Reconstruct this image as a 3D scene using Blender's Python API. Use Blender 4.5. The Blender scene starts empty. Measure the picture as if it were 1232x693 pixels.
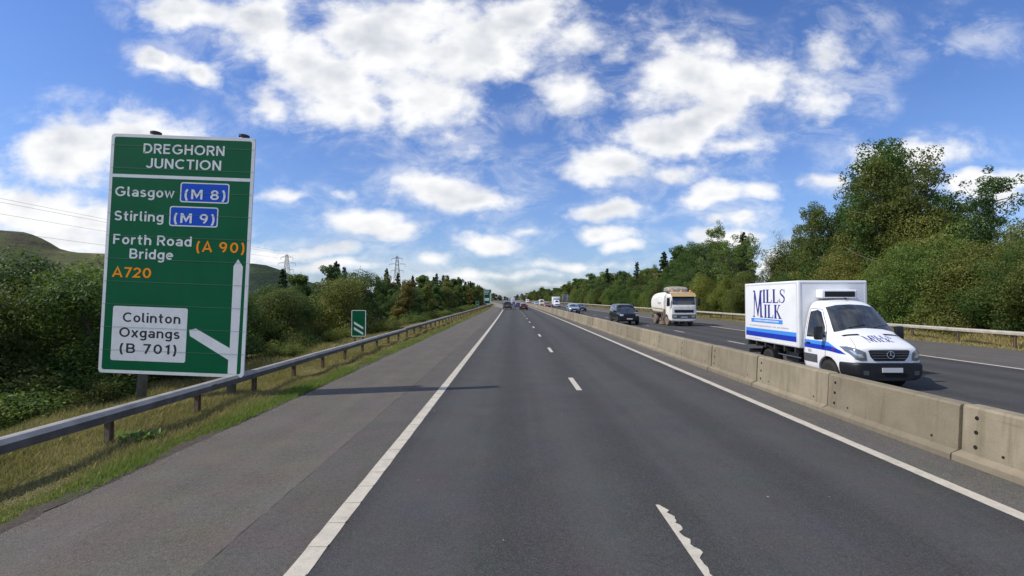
import bpy, bmesh, math, random
import numpy as np
from mathutils import Vector, Matrix
from mathutils.bvhtree import BVHTree

R = math.radians
scene = bpy.context.scene
col = scene.collection

# ------------------------------------------------------------------ camera
FPX, PW, PH = 565.0, 1232.0, 693.0
CAM_H, PITCH, YAW = 2.45, R(1.33), R(0.27)
cam_d = bpy.data.cameras.new('camera')
cam_d.sensor_width = 36.0
cam_d.lens = 36.0 * FPX / PW
cam_d.clip_start = 0.05
cam_d.clip_end = 12000
cam = bpy.data.objects.new('camera', cam_d)
col.objects.link(cam)
cam.location = (0, 0, CAM_H)
cam.rotation_euler = (R(90) + PITCH, 0, YAW)
scene.camera = cam

# ------------------------------------------------------------------ sun, sky and exposure
SUN_EL, SUN_BACK = R(45.5), R(13)
to_sun = Vector((-math.cos(SUN_EL) * math.cos(SUN_BACK), -math.cos(SUN_EL) * math.sin(SUN_BACK), math.sin(SUN_EL)))
sun_d = bpy.data.lights.new('sun', 'SUN')
sun_d.energy = 4.2
sun_d.angle = R(0.53)
sun_d.color = (1.0, 0.93, 0.81)
sun = bpy.data.objects.new('sun', sun_d)
col.objects.link(sun)
sun.rotation_euler = to_sun.to_track_quat('Z', 'Y').to_euler()
sun.location = (-60, -10, 60)

vs = scene.view_settings
vs.view_transform = 'Standard'
vs.look = 'None'
vs.gamma = 1.0
vs.use_curve_mapping = False
vs.exposure = 0.0
scene.cycles.max_bounces = 5
scene.cycles.diffuse_bounces = 3
scene.cycles.glossy_bounces = 3
scene.cycles.transparent_max_bounces = 6


def ray(px, py):
    """direction of a photograph pixel as (x/y, z/y)"""
    d = Vector(((px - PW / 2) / FPX, 1.0, -(py - PH / 2) / FPX))
    d.rotate(Matrix.Rotation(PITCH, 3, 'X'))
    d.rotate(Matrix.Rotation(YAW, 3, 'Z'))
    return d.x / d.y, d.z / d.y


world = bpy.data.worlds.new('World')
scene.world = world
world.use_nodes = True
world.cycles.sampling_method = 'NONE'


class NT:
    """little helper for wiring node trees"""
    def __init__(self, tree):
        self.t = tree
        self.n = tree.nodes
        self.l = tree.links

    def node(self, typ, **kw):
        nd = self.n.new(typ)
        for k, v in kw.items():
            setattr(nd, k, v)
        return nd

    def put(self, sock, v):
        if hasattr(v, 'is_output'):
            self.l.new(v, sock)
        elif isinstance(v, (tuple, list)) and sock.type == 'RGBA' and len(v) == 3:
            sock.default_value = (*v, 1)
        else:
            sock.default_value = v

    def math(self, op, a, b=0.0, c=None, clamp=False):
        nd = self.node('ShaderNodeMath', operation=op, use_clamp=clamp)
        self.put(nd.inputs[0], a)
        self.put(nd.inputs[1], b)
        if c is not None:
            self.put(nd.inputs[2], c)
        return nd.outputs[0]

    def vmath(self, op, a, b=None, scale=None):
        nd = self.node('ShaderNodeVectorMath', operation=op)
        self.put(nd.inputs[0], a)
        if b is not None:
            self.put(nd.inputs[1], b)
        if scale is not None:
            self.put(nd.inputs['Scale'], scale)
        return nd.outputs['Value'] if op in ('LENGTH', 'DOT_PRODUCT') else nd.outputs['Vector']

    def noise(self, vec, scale, detail=4.0, rough=0.55, dist=0.0):
        nd = self.node('ShaderNodeTexNoise')
        if vec is not None:
            self.put(nd.inputs['Vector'], vec)
        nd.inputs['Scale'].default_value = scale
        nd.inputs['Detail'].default_value = detail
        nd.inputs['Roughness'].default_value = rough
        nd.inputs['Distortion'].default_value = dist
        return nd

    def ramp(self, v, a, b, lo=0.0, hi=1.0, smooth=True):
        nd = self.node('ShaderNodeMapRange', interpolation_type='SMOOTHSTEP' if smooth else 'LINEAR')
        self.put(nd.inputs['Value'], v)
        for k, x in (('From Min', a), ('From Max', b), ('To Min', lo), ('To Max', hi)):
            self.put(nd.inputs[k], x)
        return nd.outputs['Result']

    def mix(self, f, a, b, blend='MIX'):
        nd = self.node('ShaderNodeMix', data_type='RGBA', blend_type=blend)
        self.put(nd.inputs['Factor'], f)
        ins = [s for s in nd.inputs if s.type == 'RGBA']
        self.put(ins[0], a)
        self.put(ins[1], b)
        return [s for s in nd.outputs if s.type == 'RGBA'][0]

    def mixf(self, f, a, b):
        nd = self.node('ShaderNodeMix', data_type='FLOAT')
        ins = [s for s in nd.inputs if s.type == 'VALUE']
        self.put(ins[0], f)
        self.put(ins[1], a)
        self.put(ins[2], b)
        return nd.outputs[0]


# cumulus clouds: (pixel x, pixel y, half width, half height, tilt degrees, weight) seen from the road
CLOUDS = [
    (245, 14, 75, 26, -12, 1.0), (318, 38, 85, 44, -25, 1.1), (392, 92, 90, 55, -30, 1.15), (425, 132, 52, 26, -10, 1.0),
    (470, 40, 110, 62, 0, 1.2), (560, 52, 100, 66, 0, 1.15), (512, 118, 66, 50, 0, 1.05), (610, 25, 95, 42, 0, .9),
    (700, 40, 75, 34, 0, .62), (690, 108, 50, 36, 0, .66), (545, 165, 34, 26, 0, .5), (330, 120, 36, 26, -30, .6),
    (196, 72, 38, 17, -18, 1.0), (236, 88, 26, 13, -15, .8),
    (95, 185, 105, 40, 4, 1.1), (150, 165, 95, 40, -4, 1.15), (190, 190, 70, 40, 0, .95),
    (35, 255, 95, 36, 0, 1.2), (110, 265, 80, 30, 0, 1.1), (70, 290, 120, 24, 0, 1.0), (200, 280, 70, 26, 0, .9),
    (835, 92, 72, 48, 8, 1.15), (900, 98, 60, 38, 10, 1.1), (845, 140, 66, 34, 12, 1.05), (795, 168, 62, 30, 0, 1.05),
    (742, 198, 86, 25, 0, 1.1), (812, 208, 50, 14, 0, .8), (892, 175, 36, 15, 0, .55),
    (1000, 70, 40, 26, 30, .42), (1000, 118, 48, 20, 30, .42), (1165, 48, 26, 14, 0, .36), (965, 95, 34, 22, 0, .45),
    (530, 232, 82, 22, -4, 1.1), (570, 245, 62, 16, 0, .95), (440, 266, 68, 16, 0, 1.05), (488, 274, 40, 12, 0, .85),
    (582, 294, 42, 14, 0, 1.1), (530, 308, 32, 9, 0, .7), (340, 238, 34, 8, 0, .6), (412, 238, 18, 7, 0, .5),
    (862, 236, 52, 16, 4, 1.1), (905, 232, 34, 12, 0, .8), (738, 256, 50, 13, 6, 1.1), (724, 283, 36, 11, 0, 1.1),
    (742, 297, 28, 8, 0, .7), (892, 262, 46, 12, 0, .85), (870, 284, 60, 13, 0, 1.0), (1095, 184, 84, 22, 4, 1.2),
    (1060, 200, 52, 16, 0, 1.0), (1180, 226, 60, 20, 0, 1.1), (1232, 214, 40, 14, 0, .9), (990, 222, 26, 11, 0, .9),
    (940, 315, 40, 26, 0, 1.1), (640, 280, 30, 6, 0, .5), (350, 300, 95, 12, 0, .75), (420, 318, 90, 9, 0, .7),
    (250, 308, 90, 16, 0, .85), (690, 318, 80, 7, 0, .55), (600, 330, 90, 7, 0, .5), (760, 335, 80, 7, 0, .55),
    (520, 340, 90, 7, 0, .5), (960, 350, 100, 10, 0, .5), (1100, 215, 40, 14, 0, .6), (660, 345, 90, 6, 0, .5),
]


def build_world():
    W = NT(world.node_tree)
    W.n.clear()
    out = W.node('ShaderNodeOutputWorld')
    bg = W.node('ShaderNodeBackground')
    bg.inputs['Strength'].default_value = SKY_STRENGTH
    W.l.new(bg.outputs[0], out.inputs[0])
    sky = W.node('ShaderNodeTexSky', sky_type='NISHITA')
    sky.sun_disc = False
    sky.sun_elevation = SUN_EL
    sky.sun_rotation = math.atan2(to_sun.x, to_sun.y)
    sky.altitude = 100
    sky.air_density = 1.25
    sky.dust_density = 0.6
    sky.ozone_density = 4.0
    co = W.node('ShaderNodeTexCoord').outputs['Generated']
    sep = W.node('ShaderNodeSeparateXYZ')
    W.l.new(co, sep.inputs[0])
    x, y, z = sep.outputs
    ysafe = W.math('MAXIMUM', y, 0.08)
    u = W.math('DIVIDE', x, ysafe)
    v = W.math('DIVIDE', z, ysafe)
    cmb = W.node('ShaderNodeCombineXYZ')
    W.put(cmb.inputs[0], u)
    W.put(cmb.inputs[1], v)
    uv = cmb.outputs[0]

    # the measured clouds, as a node group so that it can be read twice
    grp = bpy.data.node_groups.new('cumulus', 'ShaderNodeTree')
    grp.interface.new_socket('UV', in_out='INPUT', socket_type='NodeSocketVector')
    grp.interface.new_socket('Density', in_out='OUTPUT', socket_type='NodeSocketFloat')
    grp.interface.new_socket('Relief', in_out='OUTPUT', socket_type='NodeSocketFloat')
    G = NT(grp)
    gi = G.node('NodeGroupInput').outputs[0]
    go = G.node('NodeGroupOutput')
    warp = G.vmath('SUBTRACT', G.noise(gi, 5.5, 3, .55).outputs['Color'], (.5, .5, .5))
    guv = G.vmath('ADD', gi, G.vmath('MULTIPLY', warp, (.14, .075, 0)))
    dens = None
    for (px, py, a, b, tilt, wt) in CLOUDS:
        u0, v0 = ray(px, py)
        m = G.node('ShaderNodeMapping', vector_type='TEXTURE')
        if dens is None:
            G.put(m.inputs['Vector'], guv)
        else:       # chained one after another so that the shader stack stays small
            ma = G.node('ShaderNodeVectorMath', operation='MULTIPLY_ADD')
            G.put(ma.inputs[0], dens)
            ma.inputs[1].default_value = (1e-7, 1e-7, 1e-7)
            G.put(ma.inputs[2], guv)
            G.put(m.inputs['Vector'], ma.outputs[0])
        m.inputs['Location'].default_value = (u0, v0, 0)
        m.inputs['Rotation'].default_value = (0, 0, R(tilt))
        m.inputs['Scale'].default_value = (1.12 * a / FPX, 1.12 * b / FPX, 1)
        ln = G.vmath('LENGTH', m.outputs[0])
        d = G.math('MULTIPLY_ADD', ln, -wt, wt)
        dens = d if dens is None else G.math('SMOOTH_MAX', dens, d, .12)
    dens = G.math('MAXIMUM', dens, -1.2)
    sq = G.vmath('MULTIPLY', gi, (1, 1.5, 1))
    f1 = G.noise(sq, 8.5, 6, .54).outputs['Fac']
    fa = G.noise(sq, 6.5, 3, .5).outputs['Fac']
    f1b = G.noise(G.vmath('ADD', sq, (-.03, .06, 0)), 6.5, 3, .5).outputs['Fac']
    f2 = G.noise(sq, 24, 6, .62).outputs['Fac']
    nn = G.math('ADD', G.math('MULTIPLY_ADD', f1, 1.8, -.92), G.math('MULTIPLY_ADD', f2, .62, -.31))
    dens = G.math('ADD', dens, nn)
    G.put(go.inputs[0], dens)
    G.put(go.inputs[1], G.math('SUBTRACT', f1b, fa))

    def use(vec):
        nd = W.node('ShaderNodeGroup')
        nd.node_tree = grp
        W.put(nd.inputs[0], vec)
        return nd.outputs
    dA, rel = use(uv)
    # the same kind of broken cumulus all round the rest of the sky
    zsafe = W.math('MAXIMUM', z, .04)
    cp = W.node('ShaderNodeCombineXYZ')
    W.put(cp.inputs[0], W.math('DIVIDE', x, zsafe))
    W.put(cp.inputs[1], W.math('DIVIDE', y, zsafe))
    gen = W.math('MULTIPLY_ADD', W.noise(cp.outputs[0], 1.1, 8, .55).outputs['Fac'], 5.0, -2.65)
    wu = W.ramp(W.math('ABSOLUTE', u), 1.12, 1.4, 1, 0)
    wv = W.ramp(v, .68, .95, 1, 0)
    wy = W.ramp(y, .1, .3)
    win = W.math('MULTIPLY', W.math('MULTIPLY', wu, wv), wy)
    D = W.mixf(win, gen, dA)
    alpha = W.math('MULTIPLY', W.ramp(D, -.16, .66), .98)
    wisp = W.noise(W.vmath('MULTIPLY', uv, (1.0, 1.7, 1)), 7.0, 7, .66, .5).outputs['Fac']
    fringe = W.math('MULTIPLY', W.math('MULTIPLY', W.ramp(D, -.9, .1), .44), W.ramp(wisp, .40, .68))
    alpha = W.math('MAXIMUM', alpha, fringe)
    alpha = W.math('MULTIPLY', alpha, W.ramp(z, .0, .05, .35, 1))
    shade = W.math('ADD', W.math('MULTIPLY', W.ramp(D, .35, 1.35), W.ramp(z, .05, .35, .22, .45)), W.math('MULTIPLY', W.math('MULTIPLY', rel, win), 1.7), clamp=True)
    k = CLOUD_K
    cc = W.mix(shade, (k, k * 1.0, k * 1.0), (k * .46, k * .51, k * .60))
    # thin milky veil that thickens toward the horizon
    veil = W.math('MULTIPLY', W.ramp(z, .0, .42, 1, 0), W.math('MULTIPLY_ADD', W.noise(W.vmath('MULTIPLY', uv, (1, 3.2, 1)), 3.5, 6, .6).outputs['Fac'], .9, -.12, clamp=True))
    skyc = W.mix(W.math('MULTIPLY', veil, .45), W.mix(1.0, sky.outputs[0], SKY_TINT, 'MULTIPLY'), (k * .54, k * .66, k * .90))
    W.l.new(W.mix(alpha, skyc, cc), bg.inputs['Color'])


SKY_STRENGTH = 0.10
CLOUD_K = 10.2
SKY_TINT = (0.80, 0.99, 1.45)
build_world()

# ------------------------------------------------------------------ helpers
def link(o, parent=None):
    col.objects.link(o)
    if parent is not None:
        o.parent = parent
    return o


def tag(o, label=None, cat=None, group=None, kind=None):
    if label: o['label'] = label
    if cat: o['category'] = cat
    if group: o['group'] = group
    if kind: o['kind'] = kind
    return o


def empty(name, loc=(0, 0, 0), rz=0.0):
    o = bpy.data.objects.new(name, None)
    o.empty_display_size = .3
    o.location = loc
    o.rotation_euler = (0, 0, rz)
    return link(o)


def mesh_np(name, verts, faces, mat=None, smooth=False):
    """mesh from numpy arrays, faces all of one size"""
    verts = np.asarray(verts, np.float32).reshape(-1, 3)
    faces = np.asarray(faces, np.int32)
    n = faces.shape[1]
    me = bpy.data.meshes.new(name)
    me.vertices.add(len(verts))
    me.vertices.foreach_set('co', verts.ravel())
    me.loops.add(faces.size)
    me.loops.foreach_set('vertex_index', faces.ravel())
    me.polygons.add(len(faces))
    me.polygons.foreach_set('loop_start', np.arange(0, faces.size, n, dtype=np.int32))
    if smooth:
        me.polygons.foreach_set('use_smooth', np.ones(len(faces), bool))
    me.update(calc_edges=True)
    if mat: me.materials.append(mat)
    return me


class MB:
    """collects simple shapes into ONE mesh"""
    def __init__(self):
        self.v, self.f = [], []

    def add(self, vs_, fs):
        b = len(self.v)
        self.v += [tuple(p) for p in vs_]
        self.f += [tuple(i + b for i in q) for q in fs]
        return self

    def box(self, x0, x1, y0, y1, z0, z1):
        return self.add([(x0, y0, z0), (x1, y0, z0), (x1, y1, z0), (x0, y1, z0), (x0, y0, z1), (x1, y0, z1), (x1, y1, z1), (x0, y1, z1)],
                        [(0, 3, 2, 1), (4, 5, 6, 7), (0, 1, 5, 4), (1, 2, 6, 5), (2, 3, 7, 6), (3, 0, 4, 7)])

    def tube(self, pts, rad, n=8, caps=True):
        pts = [Vector(p) for p in pts]
        if not hasattr(rad, '__len__'): rad = [rad] * len(pts)
        rings = []
        up = Vector((0, 0, 1))
        for i, p in enumerate(pts):
            d = (pts[min(i + 1, len(pts) - 1)] - pts[max(i - 1, 0)]).normalized()
            a = d.cross(up)
            if a.length < 1e-3: a = d.cross(Vector((1, 0, 0)))
            a.normalize()
            b = d.cross(a)
            rings.append([p + (a * math.cos(2 * math.pi * k / n) + b * math.sin(2 * math.pi * k / n)) * rad[i] for k in range(n)])
        vs_ = [q for r_ in rings for q in r_]
        fs = []
        for i in range(len(pts) - 1):
            for k in range(n):
                fs.append((i * n + k, i * n + (k + 1) % n, (i + 1) * n + (k + 1) % n, (i + 1) * n + k))
        if caps:
            fs.append(tuple(range(n - 1, -1, -1)))
            fs.append(tuple((len(pts) - 1) * n + k for k in range(n)))
        return self.add(vs_, fs)

    def prism(self, poly, axis, a, b):
        """polygon of 2D points pushed along an axis from a to b"""
        def P(p, t):
            return {'x': (t, p[0], p[1]), 'y': (p[0], t, p[1]), 'z': (p[0], p[1], t)}[axis]
        n = len(poly)
        vs_ = [P(p, a) for p in poly] + [P(p, b) for p in poly]
        fs = [tuple(range(n - 1, -1, -1)), tuple(range(n, 2 * n))] + [(k, (k + 1) % n, n + (k + 1) % n, n + k) for k in range(n)]
        return self.add(vs_, fs)

    def lathe(self, prof, axis='x', n=20, c=(0, 0, 0)):
        """(t, r) profile turned about an axis through c"""
        vs_, fs = [], []
        for (t, r) in prof:
            for k in range(n):
                a = 2 * math.pi * k / n
                p = {'x': (t, r * math.cos(a), r * math.sin(a)), 'y': (r * math.cos(a), t, r * math.sin(a)), 'z': (r * math.cos(a), r * math.sin(a), t)}[axis]
                vs_.append((p[0] + c[0], p[1] + c[1], p[2] + c[2]))
        for i in range(len(prof) - 1):
            for k in range(n):
                fs.append((i * n + k, i * n + (k + 1) % n, (i + 1) * n + (k + 1) % n, (i + 1) * n + k))
        fs.append(tuple(range(n - 1, -1, -1)))
        fs.append(tuple((len(prof) - 1) * n + k for k in range(n)))
        return self.add(vs_, fs)

    def mesh(self, name, mat=None, smooth=False, bevel=0.0, seg=2):
        me = bpy.data.meshes.new(name)
        me.from_pydata(self.v, [], self.f)
        bm = bmesh.new()
        bm.from_mesh(me)
        bmesh.ops.recalc_face_normals(bm, faces=bm.faces)
        if bevel:
            bmesh.ops.bevel(bm, geom=[e for e in bm.edges if len(e.link_faces) == 2 and e.calc_face_angle(0) > .5], offset=bevel, segments=seg, affect='EDGES', profile=.6)
        bm.to_mesh(me)
        bm.free()
        if smooth or bevel:
            me.polygons.foreach_set('use_smooth', [True] * len(me.polygons))
            if not smooth or bevel:
                me.set_sharp_from_angle(angle=R(38))
        if mat: me.materials.append(mat)
        return me

    def build(self, name, mat, parent=None, smooth=False, bevel=0.0, seg=2):
        return link(bpy.data.objects.new(name, self.mesh(name, mat, smooth, bevel, seg)), parent)


# ------------------------------------------------------------------ materials
MATS = {}


def mat(name):
    m = bpy.data.materials.new(name)
    m.use_nodes = True
    t = NT(m.node_tree)
    b = m.node_tree.nodes['Principled BSDF']
    MATS[name] = m
    return m, t, b


def plain(name, c, rough=.5, metal=0.0, coat=0.0, var=0.0, vscale=4.0, dirt=None, bump=0.0, spec=None):
    """paint, metal or plastic with a little uneven tone and optional dirt"""
    m, t, b = mat(name)
    co = t.node('ShaderNodeTexCoord').outputs['Object']
    cc = c
    if var:
        n = t.noise(co, vscale, 5, .6).outputs['Fac']
        cc = t.mix(t.ramp(n, .3, .7), tuple(k * (1 - var) for k in c), tuple(min(1, k * (1 + var)) for k in c))
    if dirt:
        n = t.noise(co, dirt[1], 6, .65).outputs['Fac']
        cc = t.mix(t.math('MULTIPLY', t.ramp(n, .45, .75), dirt[2]), cc, dirt[0])
    t.put(b.inputs['Base Color'], cc if not isinstance(cc, tuple) else (*cc, 1))
    b.inputs['Roughness'].default_value = rough
    b.inputs['Metallic'].default_value = metal
    b.inputs['Coat Weight'].default_value = coat
    if spec is not None: b.inputs['Specular IOR Level'].default_value = spec
    if bump:
        bp = t.node('ShaderNodeBump')
        bp.inputs['Strength'].default_value = bump
        bp.inputs['Distance'].default_value = .02
        t.put(bp.inputs['Height'], t.noise(co, 40, 4, .6).outputs['Fac'])
        t.put(b.inputs['Normal'], bp.outputs[0])
    return m


def asphalt(name, dark, light, speck, streak=.25, rough=.86, tracks=False):
    m, t, b = mat(name)
    co = t.node('ShaderNodeTexCoord').outputs['Object']
    fine = t.noise(co, 55, 3, .7).outputs['Fac']
    vor = t.node('ShaderNodeTexVoronoi', feature='F1')
    t.put(vor.inputs['Vector'], co)
    vor.inputs['Scale'].default_value = 110
    stone = t.node('ShaderNodeSeparateColor')
    t.put(stone.inputs[0], vor.outputs['Color'])
    mid = t.noise(co, .9, 6, .62).outputs['Fac']
    lng = t.noise(t.vmath('MULTIPLY', co, (1.6, .045, 1)), 1.0, 5, .55).outputs['Fac']
    c = t.mix(t.ramp(mid, .3, .72), dark, light)
    grain = t.noise(co, 17, 5, .7).outputs['Fac']
    c = t.mix(t.ramp(grain, .5, .72, 0, .8), c, tuple(k * .45 for k in dark))
    c = t.mix(t.ramp(grain, .28, .46, .7, 0), c, tuple(k * 1.35 for k in light))
    c = t.mix(t.math('MULTIPLY', t.ramp(lng, .42, .7), streak), c, tuple(k * 1.5 for k in light))
    c = t.mix(t.math('MULTIPLY', t.ramp(lng, .3, .46, 1, 0), streak), c, tuple(k * .6 for k in dark))
    if tracks:      # polished wheel tracks with a darker oily middle to each lane
        sx = t.node('ShaderNodeSeparateXYZ')
        t.put(sx.inputs[0], co)
        wob = t.math('MULTIPLY_ADD', lng, .5, t.math('MULTIPLY_ADD', sx.outputs[0], 1.0, -.16))
        wv = t.math('COSINE', t.math('MULTIPLY', wob, 6.2832 / 1.915))
        c = t.mix(t.math('MULTIPLY', t.ramp(wv, .1, 1.0), .5), c, tuple(k * .66 for k in dark))
        c = t.mix(t.math('MULTIPLY', t.ramp(wv, -.2, -1.0), .4), c, tuple(k * 1.22 for k in light))
    c = t.mix(t.math('MULTIPLY', t.ramp(fine, .35, .7), .5), c, tuple(k * .5 for k in dark))
    c = t.mix(t.ramp(stone.outputs[0], .6, 1.0, 0, .6), c, speck)
    hue = t.noise(co, 1.3, 4, .6).outputs['Color']
    c = t.mix(.22, c, t.mix(1.0, c, t.vmath('ADD', t.vmath('SCALE', hue, scale=1.6), (.2, .2, .2)), 'MULTIPLY'))
    big = t.noise(co, 6.5, 2, .5).outputs['Fac']
    c = t.mix(t.ramp(big, .775, .79, 0, .6), c, (.5, .5, .48))
    t.put(b.inputs['Base Color'], c)
    b.inputs['Roughness'].default_value = rough
    b.inputs['Specular IOR Level'].default_value = .35
    bp = t.node('ShaderNodeBump')
    bp.inputs['Strength'].default_value = .55
    bp.inputs['Distance'].default_value = .012
    t.put(bp.inputs['Height'], t.math('ADD', fine, stone.outputs[1]))
    t.put(b.inputs['Normal'], bp.outputs[0])
    return m


asphalt('asphalt_lane', (.049, .0487, .0475), (.067, .0665, .0645), (.118, .116, .112), .25, .85, True)
asphalt('asphalt_shoulder', (.100, .088, .073), (.132, .117, .098), (.19, .175, .15), .2)
asphalt('asphalt_strip', (.084, .076, .066), (.110, .10, .087), (.16, .148, .13), .2)
asphalt('asphalt_reserve', (.085, .078, .07), (.12, .11, .098), (.24, .23, .2), .3)
asphalt('asphalt_pale', (.2, .185, .16), (.26, .24, .21), (.3, .28, .26), .2)


def paint_white():
    m, t, b = mat('line_paint')
    co = t.node('ShaderNodeTexCoord').outputs['Object']
    n = t.noise(co, 7, 6, .65).outputs['Fac']
    f = t.noise(co, 70, 3, .6).outputs['Fac']
    c = t.mix(t.ramp(n, .35, .75), (.54, .495, .40), (.43, .392, .318))
    c = t.mix(t.ramp(f, .58, .74, 0, .75), c, (.16, .155, .145))
    big = t.noise(co, 2.3, 7, .7).outputs['Fac']
    c = t.mix(t.ramp(big, .52, .70, 0, .5), c, (.24, .225, .2))
    t.put(b.inputs['Base Color'], c)
    b.inputs['Roughness'].default_value = .7
    bp = t.node('ShaderNodeBump')
    bp.inputs['Strength'].default_value = .3
    bp.inputs['Distance'].default_value = .01
    t.put(bp.inputs['Height'], f)
    t.put(b.inputs['Normal'], bp.outputs[0])


paint_white()


def concrete():
    m, t, b = mat('concrete')
    tc = t.node('ShaderNodeTexCoord').outputs['Object']
    oi = t.node('ShaderNodeObjectInfo')
    co = t.vmath('ADD', tc, t.vmath('SCALE', (37., 91., 13.), scale=oi.outputs['Random']))
    n = t.noise(co, 1.4, 7, .65).outputs['Fac']
    f = t.noise(co, 26, 5, .65).outputs['Fac']
    run = t.noise(t.vmath('MULTIPLY', co, (4, 7, .5)), 1.0, 4, .6).outputs['Fac']
    c = t.mix(t.ramp(n, .3, .72), (.222, .188, .126), (.290, .247, .172))
    c = t.mix(t.ramp(run, .48, .72, 0, .6), c, (.14, .115, .075))
    c = t.mix(t.ramp(f, .6, .78, 0, .45), c, (.12, .098, .065))
    scuff = t.noise(t.vmath('MULTIPLY', co, (1, .9, 9)), 1.3, 4, .6).outputs['Fac']
    c = t.mix(t.ramp(scuff, .62, .76, 0, .22), c, (.09, .078, .06))
    tone = t.math('MULTIPLY_ADD', oi.outputs['Random'], .34, .83)
    hs = t.node('ShaderNodeHueSaturation')
    t.put(hs.inputs['Value'], tone)
    t.put(hs.inputs['Color'], c)
    # splash dirt thrown up along the foot
    sp = t.node('ShaderNodeSeparateXYZ')
    t.put(sp.inputs[0], tc)
    dz = t.math('MULTIPLY', t.ramp(t.math('ADD', sp.outputs[2], t.math('MULTIPLY', n, .2)), .1, .42, 1, 0), .4)
    t.put(b.inputs['Base Color'], t.mix(dz, hs.outputs[0], (.14, .118, .085)))
    b.inputs['Roughness'].default_value = .9
    bp = t.node('ShaderNodeBump')
    bp.inputs['Strength'].default_value = .4
    bp.inputs['Distance'].default_value = .02
    t.put(bp.inputs['Height'], t.math('ADD', f, n))
    t.put(b.inputs['Normal'], bp.outputs[0])


concrete()


def leaf(name, c1, c2, c3, trans=.35, hue=.05):
    """leaves: every leaf its own tone, every plant its own tint, some light through"""
    m = bpy.data.materials.new(name)
    m.use_nodes = True
    MATS[name] = m
    t = NT(m.node_tree)
    b = m.node_tree.nodes['Principled BSDF']
    out = m.node_tree.nodes['Material Output']
    ri = t.node('ShaderNodeNewGeometry').outputs['Random Per Island']
    oi = t.node('ShaderNodeObjectInfo').outputs['Random']
    cr = t.node('ShaderNodeValToRGB')
    e = cr.color_ramp.elements
    e[0].position, e[0].color = 0, (*c1, 1)
    e[1].position, e[1].color = 1, (*c3, 1)
    k = e.new(.6)
    k.color = (*c2, 1)
    co = t.node('ShaderNodeTexCoord').outputs['Object']
    nz = t.noise(co, .8, 3, .5).outputs['Fac']
    t.put(cr.inputs[0], t.math('ADD', t.math('MULTIPLY', ri, .5), t.math('MULTIPLY_ADD', nz, 1.05, -.29), clamp=True))
    hs = t.node('ShaderNodeHueSaturation')
    t.put(hs.inputs['Color'], cr.outputs[0])
    t.put(hs.inputs['Hue'], t.math('MULTIPLY_ADD', oi, -hue, .5 + hue * .5))
    t.put(hs.inputs['Value'], t.math('MULTIPLY_ADD', oi, .75, .65))
    b.inputs['Roughness'].default_value = .6
    b.inputs['Specular IOR Level'].default_value = .25
    t.put(b.inputs['Base Color'], hs.outputs[0])
    tr = t.node('ShaderNodeBsdfTranslucent')
    t.put(tr.inputs['Color'], t.mix(.5, hs.outputs[0], (.24, .34, .05), 'MIX'))
    mx = t.node('ShaderNodeMixShader')
    mx.inputs[0].default_value = trans
    t.l.new(b.outputs[0], mx.inputs[1])
    t.l.new(tr.outputs[0], mx.inputs[2])
    t.l.new(mx.outputs[0], out.inputs[0])


leaf('leaf_green', (.030, .066, .013), (.092, .155, .032), (.21, .27, .058), .32)
leaf('leaf_olive', (.052, .070, .014), (.135, .150, .034), (.26, .25, .062), .32)
leaf('leaf_dark', (.018, .048, .013), (.052, .098, .027), (.125, .175, .048), .26)
leaf('leaf_autumn', (.075, .066, .018), (.165, .135, .034), (.26, .19, .048), .32)
leaf('needle', (.015, .038, .014), (.042, .076, .027), (.088, .13, .042), .18)
leaf('leaf_bright', (.085, .115, .018), (.175, .20, .038), (.30, .29, .066), .36)
leaf('grass_blade', (.17, .155, .045), (.33, .265, .115), (.50, .39, .21), .28, .0)
leaf('grass_lush', (.10, .17, .026), (.19, .265, .05), (.33, .35, .10), .32, .0)
leaf('weed_leaf', (.07, .15, .03), (.11, .22, .05), (.15, .26, .07), .3, .0)


def bark_m():
    m, t, b = mat('bark')
    co = t.node('ShaderNodeTexCoord').outputs['Object']
    n = t.noise(t.vmath('MULTIPLY', co, (6, 6, 1.2)), 3, 5, .65).outputs['Fac']
    t.put(b.inputs['Base Color'], t.mix(t.ramp(n, .3, .7), (.075, .06, .045), (.2, .175, .145)))
    b.inputs['Roughness'].default_value = .9
    bp = t.node('ShaderNodeBump')
    bp.inputs['Strength'].default_value = .6
    t.put(bp.inputs['Height'], n)
    t.put(b.inputs['Normal'], bp.outputs[0])


bark_m()
plain('bark_pale', (.36, .33, .29), .9, var=.3, vscale=5)


def ground_m():
    m, t, b = mat('soil_grass')
    co = t.node('ShaderNodeTexCoord').outputs['Object']
    n1 = t.noise(co, .35, 7, .62).outputs['Fac']
    n2 = t.noise(co, 5, 6, .65).outputs['Fac']
    c = t.mix(t.ramp(n1, .35, .65), (.075, .085, .028), (.145, .125, .05))
    c = t.mix(t.ramp(n2, .42, .72, 0, .8), c, (.19, .15, .075))
    c = t.mix(t.ramp(n2, .25, .42, .7, 0), c, (.035, .042, .015))
    t.put(b.inputs['Base Color'], c)
    b.inputs['Roughness'].default_value = .95
    bp = t.node('ShaderNodeBump')
    bp.inputs['Strength'].default_value = .8
    bp.inputs['Distance'].default_value = .05
    t.put(bp.inputs['Height'], n2)
    t.put(b.inputs['Normal'], bp.outputs[0])


ground_m()


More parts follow.
